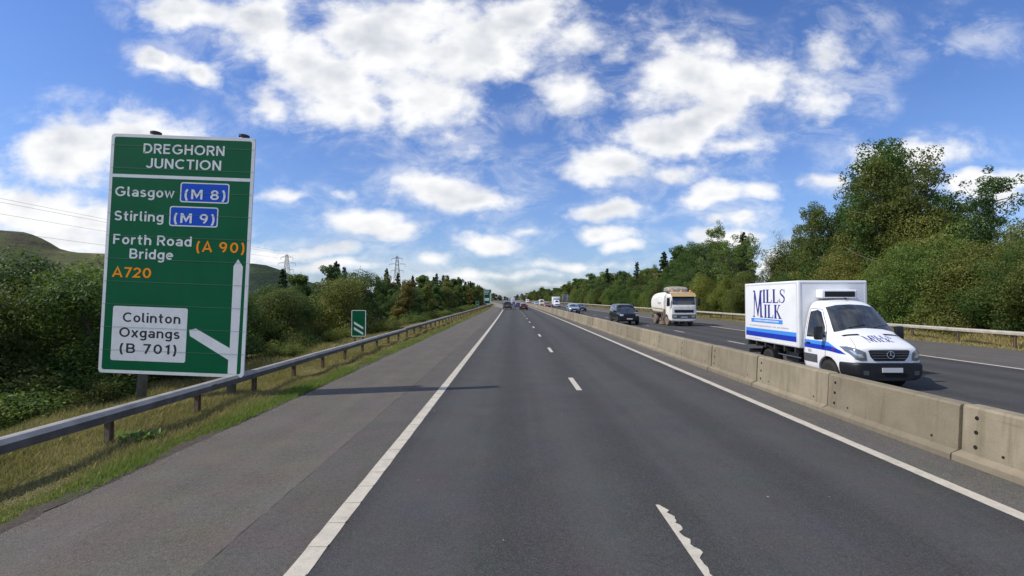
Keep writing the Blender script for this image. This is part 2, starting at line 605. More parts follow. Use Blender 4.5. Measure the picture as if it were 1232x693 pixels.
def hill_m(name, heath, grass, wood, ochre, sc):
    m, t, b = mat(name)
    co = t.node('ShaderNodeTexCoord').outputs['Object']
    n1 = t.noise(t.vmath('MULTIPLY', co, (1, .6, 2)), .006 * sc, 6, .6, .6).outputs['Fac']
    n2 = t.noise(co, .03 * sc, 6, .65).outputs['Fac']
    c = t.mix(t.ramp(n1, .42, .56), heath, grass)
    c = t.mix(t.ramp(n2, .55, .64, 0, .8), c, wood)
    c = t.mix(t.ramp(n1, .60, .68, 0, .75), c, ochre)
    c = t.mix(t.ramp(n2, .3, .42, .5, 0), c, tuple(k * .5 for k in heath))
    t.put(b.inputs['Base Color'], c)
    b.inputs['Roughness'].default_value = 1.0
    b.inputs['Specular IOR Level'].default_value = .1
    bp = t.node('ShaderNodeBump')
    bp.inputs['Strength'].default_value = 1.0
    bp.inputs['Distance'].default_value = 9.0
    t.put(bp.inputs['Height'], n2)
    t.put(b.inputs['Normal'], bp.outputs[0])


hill_m('hill_heather', (.075, .066, .044), (.085, .098, .040), (.032, .048, .022), (.19, .14, .065), 1)
hill_m('hill_wooded', (.03, .048, .028), (.05, .075, .035), (.02, .034, .02), (.085, .095, .04), 2)

plain('galvanised', (.34, .335, .33), .68, .15, var=.22, vscale=3, dirt=((.14, .125, .1), 9, .6), bump=.1, spec=.25)
plain('galvanised_tan', (.46, .42, .35), .6, .25, var=.15, vscale=3, dirt=((.2, .16, .11), 8, .5))
plain('rusty_post', (.16, .115, .085), .8, .2, var=.3, vscale=12, dirt=((.24, .12, .06), 18, .8))
def shaded_rail():
    """galvanised beam with the shade of its traffic face put into the colour"""
    m, t, b = mat('galvanised_shaded')
    co = t.node('ShaderNodeTexCoord').outputs['Object']
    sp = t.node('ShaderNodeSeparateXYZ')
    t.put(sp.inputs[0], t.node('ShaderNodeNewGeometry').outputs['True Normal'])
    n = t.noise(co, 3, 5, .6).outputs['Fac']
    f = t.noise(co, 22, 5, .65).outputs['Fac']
    bare_zinc = t.mix(t.ramp(n, .3, .7), (.25, .243, .23), (.36, .348, .33))
    bare_zinc = t.mix(t.ramp(f, .55, .75, 0, .6), bare_zinc, (.2, .175, .14))
    face_shade = t.mix(t.ramp(n, .35, .7), (.085, .08, .078), (.13, .122, .115))
    face_shade = t.mix(t.ramp(f, .55, .78, 0, .5), face_shade, (.05, .045, .042))
    t.put(b.inputs['Base Color'], t.mix(t.ramp(sp.outputs[0], .75, .9), bare_zinc, face_shade))  # traffic face darkened by its normal: shade put into the colour, with dirt specks
    b.inputs['Roughness'].default_value = .7
    b.inputs['Metallic'].default_value = .1
    b.inputs['Specular IOR Level'].default_value = .2


shaded_rail()
plain('edge_soil', (.05, .04, .03), .95, var=.4, vscale=14, dirt=((.11, .09, .065), 25, .8), bump=.5)
plain('sign_green', (.002, .105, .040), .5, var=.08, vscale=1.2, dirt=((.01, .09, .04), 3, .5), spec=.12)
plain('sign_white', (.70, .715, .71), .5, spec=.2, var=.05, vscale=2, dirt=((.5, .5, .48), 5, .35))
plain('sign_blue', (.004, .075, .50), .5, spec=.15, var=.06, vscale=2)
plain('sign_orange', (.95, .30, .004), .5, spec=.15)
plain('sign_black', (.012, .012, .014), .45)
plain('sign_back', (.30, .31, .325), .6, .3, var=.12)
plain('sign_seam', (.10, .15, .12), .6)
plain('post_grey', (.2, .21, .22), .6, .4, var=.2, vscale=6)
plain('post_cap', (.03, .032, .035), .6)
plain('hole_black', (.006, .006, .006), .9)
plain('tyre', (.022, .021, .02), .85, var=.3, vscale=14)
plain('tyre_dusty', (.2, .155, .115), .9, var=.25, vscale=14)
plain('rim_alloy', (.42, .43, .44), .35, .8)
plain('rim_dusty', (.35, .27, .21), .7, .2, var=.2)
plain('glass_dark', (.012, .015, .019), .06, 0, .4)
plain('glass_screen', (.035, .045, .058), .04, 0, .8, var=.5, vscale=2.2)
plain('black_plastic', (.009, .010, .014), .5, var=.15, vscale=8)
plain('grey_plastic', (.07, .075, .08), .6, var=.15, vscale=8)
plain('chassis', (.03, .028, .026), .75, var=.3, vscale=9)
plain('lamp_clear', (.55, .58, .6), .12, .55, .6)
plain('lamp_lens', (.16, .18, .2), .1, .3, .8)
plain('lamp_red', (.4, .012, .01), .25, 0, .4)
plain('lamp_amber', (.75, .27, .02), .3, 0, .4)
plain('chrome', (.7, .71, .72), .2, 1.0)
plain('plate_white', (.62, .63, .62), .5)
plain('plate_yellow', (.65, .45, .05), .5)
plain('white_paint', (.80, .81, .82), .32, 0, .35, var=.03, vscale=1.5)
plain('white_box', (.80, .81, .82), .45, 0, .1, var=.03, vscale=1.5, dirt=((.6, .58, .54), 4, .25))
plain('alloy_trim', (.72, .73, .74), .45, .1)
plain('stripe_light', (.06, .27, .78), .4, 0, .2)
plain('stripe_dark', (.008, .035, .42), .4, 0, .2)
plain('logo_blue', (.018, .03, .24), .4, 0, .2)
plain('print_grey', (.42, .43, .46), .5)
plain('gap_dark', (.05, .05, .052), .8)
plain('interior', (.03, .031, .034), .8)
plain('cream_dirty', (.79, .77, .71), .6, var=.1, vscale=2, dirt=((.5, .42, .3), 3, .45))
plain('amber_visor', (.46, .31, .13), .5, dirt=((.3, .2, .1), 6, .5))
plain('duct_grey', (.3, .27, .22), .8, var=.3, vscale=6)
for nm, c in (('car_black', (.006, .007, .010)), ('car_silver_blue', (.27, .33, .42)), ('car_navy', (.02, .03, .065)), ('car_maroon', (.2, .02, .03)),
              ('car_darkred', (.085, .02, .028)), ('car_blue', (.03, .08, .36)), ('car_white', (.78, .79, .8)), ('car_grey', (.11, .115, .12)),
              ('car_red', (.42, .04, .05)), ('car_lightblue', (.22, .42, .62)), ('car_cream', (.6, .52, .4))):
    plain(nm, c, .28, .15, .6)
# ------------------------------------------------------------------ lie of the land
def xc(y):
    """the road bends very gently to the left in the distance"""
    y = max(0.0, y)
    return -5.3e-5 * y * y if y < 500 else -13.25 - .053 * (y - 500)


def smooth01(t):
    t = min(1, max(0, t))
    return t * t * (3 - 2 * t)


def gz(xr, y):
    """ground height; xr is measured across the road"""
    z = -.035
    if xr < -7.6: z -= 1.5 * smooth01((-7.6 - xr) / 12)
    if xr > 25.5: z += 1.6 * smooth01((xr - 25.5) / 14)
    far = smooth01((abs(xr) - 60) / 200)
    return z * (1 - far) - .4 * far


rng = random.Random(5)
nrg = np.random.default_rng(5)


def ribbon(name, x0, x1, y0, y1, z, m, parent=None, step=10.0, jag0=0.0, jag1=0.0, jstep=.35):
    """strip of surface following the road; jag gives a broken edge"""
    ys = []
    y = y0
    while y < y1:
        ys.append(y)
        y += jstep if (jag0 or jag1) and y < 60 else (min(step, max(2, y * .1)) if y > 0 else 2)
    ys.append(y1)
    vs_, fs = [], []
    for i, y in enumerate(ys):
        a = x0 + (rng.uniform(-jag0, jag0) if jag0 else 0)
        b = x1 + (rng.uniform(-jag1, jag1) if jag1 else 0)
        vs_ += [(a + xc(y), y, z), (b + xc(y), y, z)]
        if i: fs.append((2 * i - 2, 2 * i - 1, 2 * i + 1, 2 * i))
    o = link(bpy.data.objects.new(name, mesh_np(name, vs_, fs, MATS[m])), parent)
    return o


# ground: one sheet out to the horizon
xs = [-4200, -2500, -1400, -800, -450, -260, -150, -90, -60, -45, -36, -30, -26, -22, -19, -17, -15, -13.5, -12, -11, -10, -9, -8.3, -7.6, -5, 0, 8, 16, 22, 25.5,
      26.5, 27.5, 28.5, 30, 32, 34, 36, 38, 40, 45, 60, 90, 150, 260, 450, 800, 1400, 2500, 4200]
ys = [-60, -20] + [2.0 * k for k in range(0, 40)] + [80 + 6 * k for k in range(0, 30)] + [260, 290, 330, 380, 440, 520, 640, 800, 1100, 1600, 2400, 3600, 6000]
gv, gf = [], []
for j, y in enumerate(ys):
    for i, x in enumerate(xs):
        bump_ = .05 * math.sin(x * 1.7 + y * .6) * math.sin(y * .9) if (x < -9.5 and x > -60) or (28 < x < 60) else 0
        gv.append((x + xc(y), y, gz(x, y) + bump_))
nx = len(xs)
for j in range(len(ys) - 1):
    for i in range(nx - 1):
        gf.append((j * nx + i, j * nx + i + 1, (j + 1) * nx + i + 1, (j + 1) * nx + i))
ground = link(bpy.data.objects.new('ground', mesh_np('ground', gv, gf, MATS['soil_grass'], True)))
tag(ground, 'rough grass verges and fields either side of the dual carriageway', kind='structure')

YB, YE = -8, 900
road = ribbon('road', -1.95, 5.78, YB, YE, 0.0, 'asphalt_lane')
tag(road, 'dark asphalt two lane carriageway running ahead to the horizon', kind='structure')
sh = ribbon('hard_shoulder', -5.42, -2.85, YB, YE, 0.0, 'asphalt_shoulder', jag0=.05)
tag(sh, 'paler worn asphalt of the hard shoulder beside the grass verge', kind='structure')
st = ribbon('shoulder_strip', -2.85, -1.95, YB, YE, 0.0, 'asphalt_strip', jag0=.015)
tag(st, 'smoother grey asphalt strip between hard shoulder and white edge line', kind='structure')
cr_ = ribbon('central_reservation', 5.78, 8.3, YB, YE, 0.0, 'asphalt_reserve')
tag(cr_, 'dusty paved strip under the concrete median barrier', kind='structure')
soil = ribbon('verge_edge', -5.60, -5.385, YB, 200, .002, 'edge_soil', jag0=.06, jag1=.035, jstep=.12)
tag(soil, 'strip of bare soil and litter between shoulder and grass', kind='structure')
road2 = ribbon('road', 8.3, 17.75, YB, YE, 0.0, 'asphalt_lane')
tag(road2, 'dark asphalt carriageway of the oncoming traffic beyond the barrier', kind='structure')
sh2 = ribbon('hard_shoulder', 17.75, 24.0, YB, YE, 0.0, 'asphalt_reserve', jag1=.12)
tag(sh2, 'brownish asphalt shoulder beyond the oncoming lanes', kind='structure')

# slip road leaving on the left, far ahead
sv, sf = [], []
n = 40
for i in range(n + 1):
    y = 118 + (470 - 118) * i / n
    t = (y - 118) / 352
    a = -1.9 - 26 * t ** 1.4 - (4.2 * min(1, t * 6))
    b = -1.9 - 26 * max(0, t - .12) ** 1.35
    sv += [(a + xc(y), y, .006 + 2.2 * t * t), (b + xc(y), y, .006 + 2.2 * t * t)]
    if i: sf.append((2 * i - 2, 2 * i - 1, 2 * i + 1, 2 * i))
slip = link(bpy.data.objects.new('slip_road', mesh_np('slip_road', sv, sf, MATS['asphalt_pale'])))
tag(slip, 'pale slip road peeling off to the left far ahead', kind='structure')

# painted markings, parts of the road they lie on
LZ = .005


def edge_line(x, w, parent, y0=-6, y1=700):
    return ribbon('edge_line', x - w / 2, x + w / 2, y0, y1, LZ, 'line_paint', parent, jag0=.004, jag1=.004, jstep=.2)


edge_line(-1.94, .2, road)
edge_line(5.72, .2, road)
edge_line(17.72, .2, road2)
edge_line(8.42, .2, road2)
# raised ribs across the left edge line
rib = MB().box(-.096, .096, -.022, .022, 0, .009).mesh('line_rib', MATS['line_paint'])
for k in range(60):
    y = 3.2 + .5 * k
    o = link(bpy.data.objects.new('line_rib', rib), road)
    o.location = (-1.94 + xc(y), y, LZ - .002)


def dash(x, y0, y1, w, parent, ragged):
    r2 = random.Random(int(y0 * 10))
    n = 40 if ragged else 2
    vs_, fs = [], []
    for i in range(n + 1):
        y = y0 + (y1 - y0) * i / n
        b = w / 2
        if ragged:
            b -= w * (.36 + .3 * math.sin(i * .9) * math.sin(i * .37 + 1) + r2.uniform(-.1, .1))
            if i > n - 4: b = w * (.42 - .16 * (i - n + 4))
        vs_ += [(x - w / 2 + xc(y), y, LZ), (x + b + xc(y), y, LZ)]
        if i: fs.append((2 * i - 2, 2 * i - 1, 2 * i + 1, 2 * i))
    link(bpy.data.objects.new('lane_dash', mesh_np('lane_dash', vs_, fs, MATS['line_paint'])), parent)


for k in range(0, 40):
    y1 = 5.65 + 9 * k
    dash(1.755, y1 - 2, y1, .15, road, k < 1)
for k in range(-1, 40):
    y1 = 27.5 + 9 * k
    dash(12.5, y1 - 2, y1, .15, road2, False)

# ------------------------------------------------------------------ concrete median barrier
bar = tag(empty('concrete_barrier', (6.95, 0, 0)), 'long sandy concrete median barrier of precast sections between the carriageways', 'barrier')
BP = [(-.285, 0), (-.28, .095), (-.265, .115), (-.185, .165), (-.135, .83), (-.105, .862), (.105, .862), (.135, .83), (.185, .165), (.265, .115), (.28, .095), (.285, 0)]


def barrier_section():
    L = 2.985
    st_ = [(0, .84, .01), (.03, .93, .003), (.09, 1, 0), (L - .16, 1, 0), (L - .05, .9, .003), (L - .012, .74, .012), (L, .66, .03)]
    vs_, fs = [], []
    n = len(BP)
    for (y, s, d) in st_:
        for (x, z) in BP:
            k = s if z > .14 else 1
            vs_.append((x * k, y, max(0, z - (d if z > .5 else 0))))
    for i in range(len(st_) - 1):
        for k in range(n - 1):
            fs.append((i * n + k, i * n + k + 1, (i + 1) * n + k + 1, (i + 1) * n + k))
    m = MB()
    m.add(vs_, fs)
    m.add(vs_[:n], [tuple(range(n))])
    m.add(vs_[-n:], [tuple(range(n - 1, -1, -1))])
    me = m.mesh('barrier_section', MATS['concrete'], True)
    me.set_sharp_from_angle(angle=R(30))
    return me


bsec = barrier_section()
hole = MB().lathe([(-.004, .03), (.012, .036)], 'x', 10).mesh('bolt_hole', MATS['hole_black'])
hole2 = MB().lathe([(-.004, .02), (.012, .024)], 'x', 8).mesh('bolt_hole', MATS['hole_black'])
for k in range(-4, 130):
    y = 7.27 + 3 * k
    o = link(bpy.data.objects.new('barrier_section', bsec), bar)
    o.location = (xc(y) + rng.uniform(-.016, .016), y, rng.uniform(-.014, .004) - .004)
    o.rotation_euler = (0, 0, math.atan(2 * 5.3e-5 * max(0, y + 1.5)) + rng.uniform(-.006, .006))
    if k < 9:
        for hz, me in ((.70, hole), (.49, hole), (.275, hole)):
            h = link(bpy.data.objects.new('bolt_hole', me), o)
            h.location = (-.138 - (.83 - hz) / .665 * .05 - .004 + .006, 2.985 - .27, hz)
        for hy in (.42, 2.32):
            h = link(bpy.data.objects.new('bolt_hole', hole2), o)
            h.location = (-.138 - (.83 - .26) / .665 * .05 - .002 + .004, hy, .26)

# ------------------------------------------------------------------ steel guard rails
def guard_rail(name, x, y0, y1, side, label, top, spacing, first, m, pm, seclen=4.8):
    """box beam on Z-section posts; side = +1 when the traffic is on +x"""
    root = tag(empty(name, (x, 0, 0)), label, 'guard rail')
    y = y0
    while y < y1:
        z1 = top - (.055 if side > 0 and y < 25.5 else 0)
        yy = min(y + seclen, y1)
        pr = [(.05, z1 - .2), (.075, z1 - .18), (.075, z1 - .07), (.01, z1 - .008), (-.03, z1), (-.115, z1), (-.135, z1 - .02), (-.135, z1 - .18), (-.11, z1 - .2)]
        vs_, fs = [], []
        for t, yk in enumerate((y + .004, yy - .004)):
            dz = rng.uniform(-.006, .006)
            for (px, pz) in pr:
                vs_.append((px * side + xc(yk), yk, pz + dz))
        n = len(pr)
        fs = [(k, (k + 1) % n, n + (k + 1) % n, n + k) for k in range(n)] + [tuple(range(n)), tuple(range(2 * n - 1, n - 1, -1))]
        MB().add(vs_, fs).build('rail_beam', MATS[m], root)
        # joint plate with bolts
        if y > y0 and y < 60:
            j = MB().box(side * .0765, side * .0835, -.09, .09, z1 - .15, z1 - .05)
            for by in (-.055, .055):
                for bz in (.075, .125):
                    j.box(side * .083, side * .094, by - .012, by + .012, z1 - bz - .012, z1 - bz + .012)
            jo = j.build('joint_plate', MATS[m], root)
            jo.location = (xc(y), y, 0)
        y = yy
    zb = -.3
    pmsh = MB().box(-.05, -.042, -.045, .045, zb, top - .2).box(.042, .05, -.045, .045, zb, top - .2).box(-.042, .042, -.004, .004, zb, top - .19).mesh('post', MATS[pm])
    k = first
    while k < y1:
        if k > y0:
            o = link(bpy.data.objects.new('post', pmsh), root)
            o.location = (xc(k) - side * .01, k, -.045 if (side > 0 and k < 25.5) else 0)
            o.rotation_euler = (0, rng.uniform(-.015, .015), R(90) if side > 0 else R(90))
        k += spacing
    return root


guard_rail('guard_rail', -6.83, 1.0, 196, 1, 'weathered grey box beam guard rail along the grass verge by the green signs', .635, 2.22, 7.95 - 2.22 * 3, 'galvanised_shaded', 'rusty_post')
guard_rail('guard_rail', 25.0, 8.0, 330, -1, 'sunlit tan guard rail beyond the oncoming carriageway in front of the trees', .83, 3.0, 11.6, 'galvanised_tan', 'rusty_post')

# ------------------------------------------------------------------ lettering
def arc(cx, cy, rx, ry, a0, a1):
    n = max(4, int(abs(a1 - a0) / 14))
    return [(cx + rx * math.cos(R(a0 + (a1 - a0) * k / n)), cy + ry * math.sin(R(a0 + (a1 - a0) * k / n))) for k in range(n + 1)]


B_, T_ = .08, .92
GLYPH = {   # centre lines of a plain road-sign alphabet, capital height 1
    'A': ([[(.03, 0), (.36, .97), (.69, 0)], [(.15, .29), (.57, .29)]], .72),
    'B': ([[(.08, B_), (.08, T_), (.36, T_)] + arc(.36, .71, .19, .21, 80, -90) + [(.08, .5)], [(.08, .5), (.38, .5)] + arc(.38, .29, .22, .21, 80, -90) + [(.05, B_)]], .68),
    'C': ([arc(.45, .5, .37, .42, 48, 312)], .78),
    'D': ([[(.08, .05), (.08, T_), (.32, T_)] + arc(.32, .5, .35, .42, 80, -80) + [(.32, B_), (.05, B_)]], .75),
    'E': ([[(.57, T_), (.08, T_), (.08, B_), (.58, B_)], [(.1, .51), (.5, .51)]], .62),
    'F': ([[(.56, T_), (.08, T_), (.08, 0)], [(.1, .49), (.5, .49)]], .6),
    'G': ([arc(.46, .5, .38, .42, 48, 325) + [(.8, .30), (.8, .46), (.5, .46)]], .9),
    'H': ([[(.08, 0), (.08, 1)], [(.62, 0), (.62, 1)], [(.1, .51), (.6, .51)]], .70),
    'I': ([[(.08, 0), (.08, 1)]], .16),
    'J': ([[(.42, 1), (.42, .3)] + arc(.22, .29, .2, .21, -8, -165)], .5),
    'M': ([[(.08, 0), (.08, 1)], [(.12, .96), (.42, .25), (.72, .96)], [(.76, 0), (.76, 1)]], .84),
    'N': ([[(.08, 0), (.08, 1)], [(.10, .95), (.60, .05)], [(.62, 0), (.62, 1)]], .70),
    'O': ([arc(.45, .5, .37, .42, 0, 360)], .9),
    'R': ([[(.08, 0), (.08, T_), (.37, T_)] + arc(.37, .69, .21, .23, 80, -90) + [(.1, .46)], [(.34, .46), (.62, 0)]], .67),
    'S': ([arc(.31, .705, .225, .215, 28, 262) + arc(.31, .285, .245, .205, 82, -155)], .62),
    'T': ([[(0, T_), (.64, T_)], [(.32, T_ - .05), (.32, 0)]], .64),
    'U': ([[(.08, 1), (.08, .34)] + arc(.35, .34, .27, .26, 188, 352) + [(.62, .34), (.62, 1)]], .70),
    'a': ([[(.49, 0), (.49, .45)] + arc(.285, .45, .205, .195, 8, 155), arc(.275, .215, .20, .14, 0, 360)], .57),
    'd': ([arc(.29, .36, .215, .285, 0, 360), [(.51, 0), (.51, 1)]], .59),
    'e': ([[(.10, .37), (.50, .37)] + arc(.295, .36, .22, .285, 10, 312)], .57),
    'g': ([arc(.29, .37, .215, .275, 0, 360), [(.51, .72), (.51, -.06)] + arc(.29, -.06, .22, .16, -8, -150)], .59),
    'h': ([[(.08, 0), (.08, 1)], arc(.29, .43, .21, .215, 170, 8) + [(.50, .43), (.50, 0)]], .58),
    'i': ([[(.08, 0), (.08, .72)], [(.08, .86), (.08, 1.02)]], .16),
    'l': ([[(.08, 1), (.08, .2)] + arc(.2, .2, .12, .12, 188, 285)], .26),
    'n': ([[(.08, 0), (.08, .72)], arc(.29, .43, .21, .215, 170, 8) + [(.50, .43), (.50, 0)]], .58),
    'o': ([arc(.30, .36, .22, .285, 0, 360)], .60),
    'r': ([[(.08, 0), (.08, .72)], arc(.33, .40, .25, .245, 175, 82)], .38),
    's': ([arc(.25, .505, .165, .14, 28, 262) + arc(.25, .215, .185, .145, 82, -155)], .50),
    't': ([[(.19, .94), (.19, .2)] + arc(.32, .2, .13, .125, 188, 285), [(.02, .65), (.4, .65)]], .43),
    'w': ([[(.03, .72), (.21, .06), (.39, .66), (.57, .06), (.75, .72)]], .78),
    'x': ([[(.05, .72), (.51, 0)], [(.05, 0), (.51, .72)]], .56),
    '0': ([arc(.32, .5, .24, .42, 0, 360)], .64),
    '1': ([[(.03, .74), (.25, .9), (.25, 0)]], .36),
    '2': ([arc(.30, .68, .22, .24, 165, -25) + [(.08, B_), (.56, B_)]], .60),
    '7': ([[(.03, T_), (.51, T_), (.2, 0)]], .56),
    '8': ([arc(.32, .715, .195, .205, 0, 360), arc(.32, .285, .24, .21, 0, 360)], .64),
    '9': ([arc(.31, .675, .225, .245, 0, 360), arc(.16, .68, .375, .68, 0, -68)], .62),
    '(': ([arc(.40, .42, .34, .74, 128, 232)], .24),
    ')': ([arc(-.16, .42, .34, .74, 52, -52)], .24),
}


def stroke(pts, hw):
    """ribbon of half width hw along a centre line with mitred bends"""
    closed = math.hypot(pts[0][0] - pts[-1][0], pts[0][1] - pts[-1][1]) < 1e-4
    P = pts[:-1] if closed else pts
    n = len(P)
    L, Rr = [], []
    for i, p in enumerate(P):
        a = P[i - 1] if (i or closed) else None
        b = P[(i + 1) % n] if (i < n - 1 or closed) else None
        def nrm(u_, v_):
            d = math.hypot(v_[0] - u_[0], v_[1] - u_[1]) or 1
            return (-(v_[1] - u_[1]) / d, (v_[0] - u_[0]) / d)
        n1 = nrm(a, p) if a else nrm(p, b)
        n2 = nrm(p, b) if b else n1
        m = (n1[0] + n2[0], n1[1] + n2[1])
        k = max(.35, (m[0] * m[0] + m[1] * m[1]) / 2)
        m = (m[0] / k * hw, m[1] / k * hw)
        L.append((p[0] + m[0], p[1] + m[1]))
        Rr.append((p[0] - m[0], p[1] - m[1]))
    vs_ = [q for pr_ in zip(L, Rr) for q in pr_]
    fs = [(2 * i, 2 * i + 1, 2 * i + 3, 2 * i + 2) for i in range(n - 1)]
    if closed: fs.append((2 * n - 2, 2 * n - 1, 1, 0))
    return vs_, fs


def place_text(name, s, parent, m, x, z, width, cap, y, gap=.13, hw=.079):
    """lettering fitted to a width; overlapping strokes sit a hair apart"""
    V, F = [], []
    cx, k = 0.0, 0
    for ch in s:
        if ch == ' ':
            cx += .34
            continue
        g, adv = GLYPH[ch]
        for st_ in g:
            vs_, fs = stroke(st_, hw)
            b = len(V)
            V += [(cx + p[0], k % 4 * .00025, p[1]) for p in vs_]
            F += [tuple(i + b for i in q) for q in fs]
            k += 1
        cx += adv + gap + (.1 if ch in '()' or '(' in s else 0)
    x0, x1 = min(v[0] for v in V), max(v[0] for v in V)
    sx = width / (x1 - x0)
    me = bpy.data.meshes.new(name)
    me.from_pydata([(x + (v[0] - x0) * sx, y - v[1], z + v[2] * cap) for v in V], [], F)
    me.materials.append(MATS[m])
    return link(bpy.data.objects.new(name, me), parent)


def rrect(x0, x1, z0, z1, r, n=4):
    pts = []
    for (cx, cz, a0) in ((x1 - r, z0 + r, -90), (x1 - r, z1 - r, 0), (x0 + r, z1 - r, 90), (x0 + r, z0 + r, 180)):
        for k in range(n + 1):
            a = R(a0 + 90 * k / n)
            pts.append((cx + r * math.cos(a), cz + r * math.sin(a)))
    return pts


def frame(outer, inner, y0, y1):
    """ring between two outlines with the same number of points"""
    n = len(outer)
    vs_ = [(p[0], y0, p[1]) for p in outer] + [(p[0], y0, p[1]) for p in inner] + [(p[0], y1, p[1]) for p in outer] + [(p[0], y1, p[1]) for p in inner]
    fs = []
    for k in range(n):
        j = (k + 1) % n
        fs += [(k, j, n + j, n + k), (2 * n + k, 3 * n + k, 3 * n + j, 2 * n + j), (k, 2 * n + k, 2 * n + j, j), (n + k, n + j, 3 * n + j, 3 * n + k)]
    return MB().add(vs_, fs)


# ------------------------------------------------------------------ the big junction sign
SY = 11.6
TL, TR, BR, BL = (131, 160), (307, 167), (293, 454), (122, 448)


def onsign(px, py):
    u_, v_ = ray(px, py)
    return u_ * SY, CAM_H + v_ * SY


c4 = [onsign(*p) for p in (TL, TR, BR, BL)]
SCX = sum(p[0] for p in c4) / 4
SCZ = sum(p[1] for p in c4) / 4
ROLL = -math.atan2((c4[1][1] - c4[0][1]) + (c4[2][1] - c4[3][1]), (c4[1][0] - c4[0][0]) + (c4[2][0] - c4[3][0]))
SW = (math.hypot(c4[1][0] - c4[0][0], c4[1][1] - c4[0][1]) + math.hypot(c4[2][0] - c4[3][0], c4[2][1] - c4[3][1])) / 2
SH = (math.hypot(c4[3][0] - c4[0][0], c4[3][1] - c4[0][1]) + math.hypot(c4[2][0] - c4[1][0], c4[2][1] - c4[1][1])) / 2


def sl(px, py):
    """pixel on the sign -> sign-plane coordinates (x from the middle, z above the ground)"""
    x, z = onsign(px, py)
    dx, dz = x - SCX, z - SCZ
    c, s = math.cos(ROLL), math.sin(ROLL)
    return dx * c - dz * s, dx * s + dz * c + SCZ


sign = tag(empty('road_sign', (SCX - SCZ * math.sin(ROLL), SY, 0)), 'tall green junction sign on two grey posts behind the near guard rail', 'road sign')
sign.rotation_euler = (0, ROLL, 0)
hw, hh = SW / 2, SH / 2
zt, zb = SCZ + hh, SCZ - hh
_, zdiv = sl(131, 210.5)
MB().prism(rrect(-hw, hw, zb, zt, .07), 'y', 0, .035).build('board', MATS['sign_green'], sign)
frame(rrect(-hw - .004, hw + .004, zb - .004, zt + .004, .09), rrect(-hw + .075, hw - .075, zb + .075, zt - .075, .06), -.0015, .03).build('border', MATS['sign_white'], sign)
MB().box(-hw + .076, hw - .076, -.002, -.0002, zdiv - .04, zdiv + .04).build('divider', MATS['sign_white'], sign)
for k in range(1, 11):
    zz = zb + SH * k / 10.5
    if abs(zz - zdiv) > .1:
        MB().box(-hw + .02, hw - .02, -.0066, -.0061, zz - .0035, zz + .0035).build('panel_joint', MATS['sign_seam'], sign)


def sign_text(s, l, r, cap_px, m, y=-.0022):
    (x0, z0), (x1, z1) = sl(*l), sl(*r)
    return place_text('lettering', s, sign, m, x0, (z0 + z1) / 2, x1 - x0, cap_px * SY / FPX, y)


def patch(name, p, q, m, r=.05, y0=-.0012, border=None):
    (x0, z1), (x1, z0) = sl(*p), sl(*q)
    o = MB().prism(rrect(x0, x1, z0, z1, r), 'y', y0, -.0002).build(name, MATS[m], sign)
    if border:
        frame(rrect(x0, x1, z0, z1, r), rrect(x0 + .028, x1 - .028, z0 + .028, z1 - .028, r * .7), y0 - .001, y0 - .0002).build('border', MATS[border], o)
    return o


sign_text('DREGHORN', (172.4, 184.2), (270, 187.6), 12.0, 'sign_white')
sign_text('JUNCTION', (175.5, 201.8), (265.8, 205.2), 12.0, 'sign_white')
sign_text('Glasgow', (138.4, 235.6), (210, 238.2), 11.8, 'sign_white')
sign_text('Stirling', (137.6, 264.8), (196.6, 267.0), 11.8, 'sign_white')
sign_text('Forth Road', (136, 293.2), (230.4, 296.6), 12.0, 'sign_white')
sign_text('Bridge', (155.6, 310.8), (208.2, 312.6), 12.0, 'sign_white')
sign_text('A720', (134.6, 333.0), (181.6, 334.4), 12.2, 'sign_orange')
sign_text('(A 90)', (236, 302.6), (294, 304.6), 12.6, 'sign_orange')
patch('route_patch', (217.6, 219.0), (275.2, 245.2), 'sign_blue', .06, border='sign_white')
patch('route_patch', (204.6, 247.6), (261.8, 273.8), 'sign_blue', .06, border='sign_white')
sign_text('(M 8)', (222, 239.2), (271.2, 241.0), 11.8, 'sign_white', -.0045)
sign_text('(M 9)', (209, 267.8), (258, 269.6), 11.8, 'sign_white', -.0045)
patch('white_patch', (136.4, 367.6), (222.6, 436.4), 'sign_white')
sign_text('Colinton', (147.4, 387.2), (216.8, 389.4), 11.6, 'sign_black')
sign_text('Oxgangs', (143.2, 405.2), (216, 407.6), 11.6, 'sign_black')
sign_text('(B 701)', (143.6, 424.4), (212.0, 426.4), 11.6, 'sign_black')
arrow = [sl(110 + a / 3.467, 300 + b / 3.467) for a, b in ((568, 519), (605, 520), (632, 72), (612, 41), (593, 70), (577, 412), (436, 330), (408, 336), (411, 361), (571, 461))]
MB().prism(arrow, 'y', -.0015, -.0002).build('arrow', MATS['sign_white'], sign)
for px in (165, 274):
    x, _ = sl(px, 460)
    MB().lathe([(-.4, .105), (zt + .07, .105)], 'z', 16, (x, .16, 0)).build('post', MATS['post_grey'], sign, True)
    MB().lathe([(zt + .071, .125), (zt + .12, .125), (zt + .135, .09)], 'z', 16, (x, .16, 0)).build('post_cap', MATS['post_cap'], sign)
for k in range(4):
    zz = zb + SH * (k + .5) / 4
    MB().box(-hw + .1, hw - .1, .036, .075, zz - .04, zz + .04).build('back_rail', MATS['sign_back'], sign)


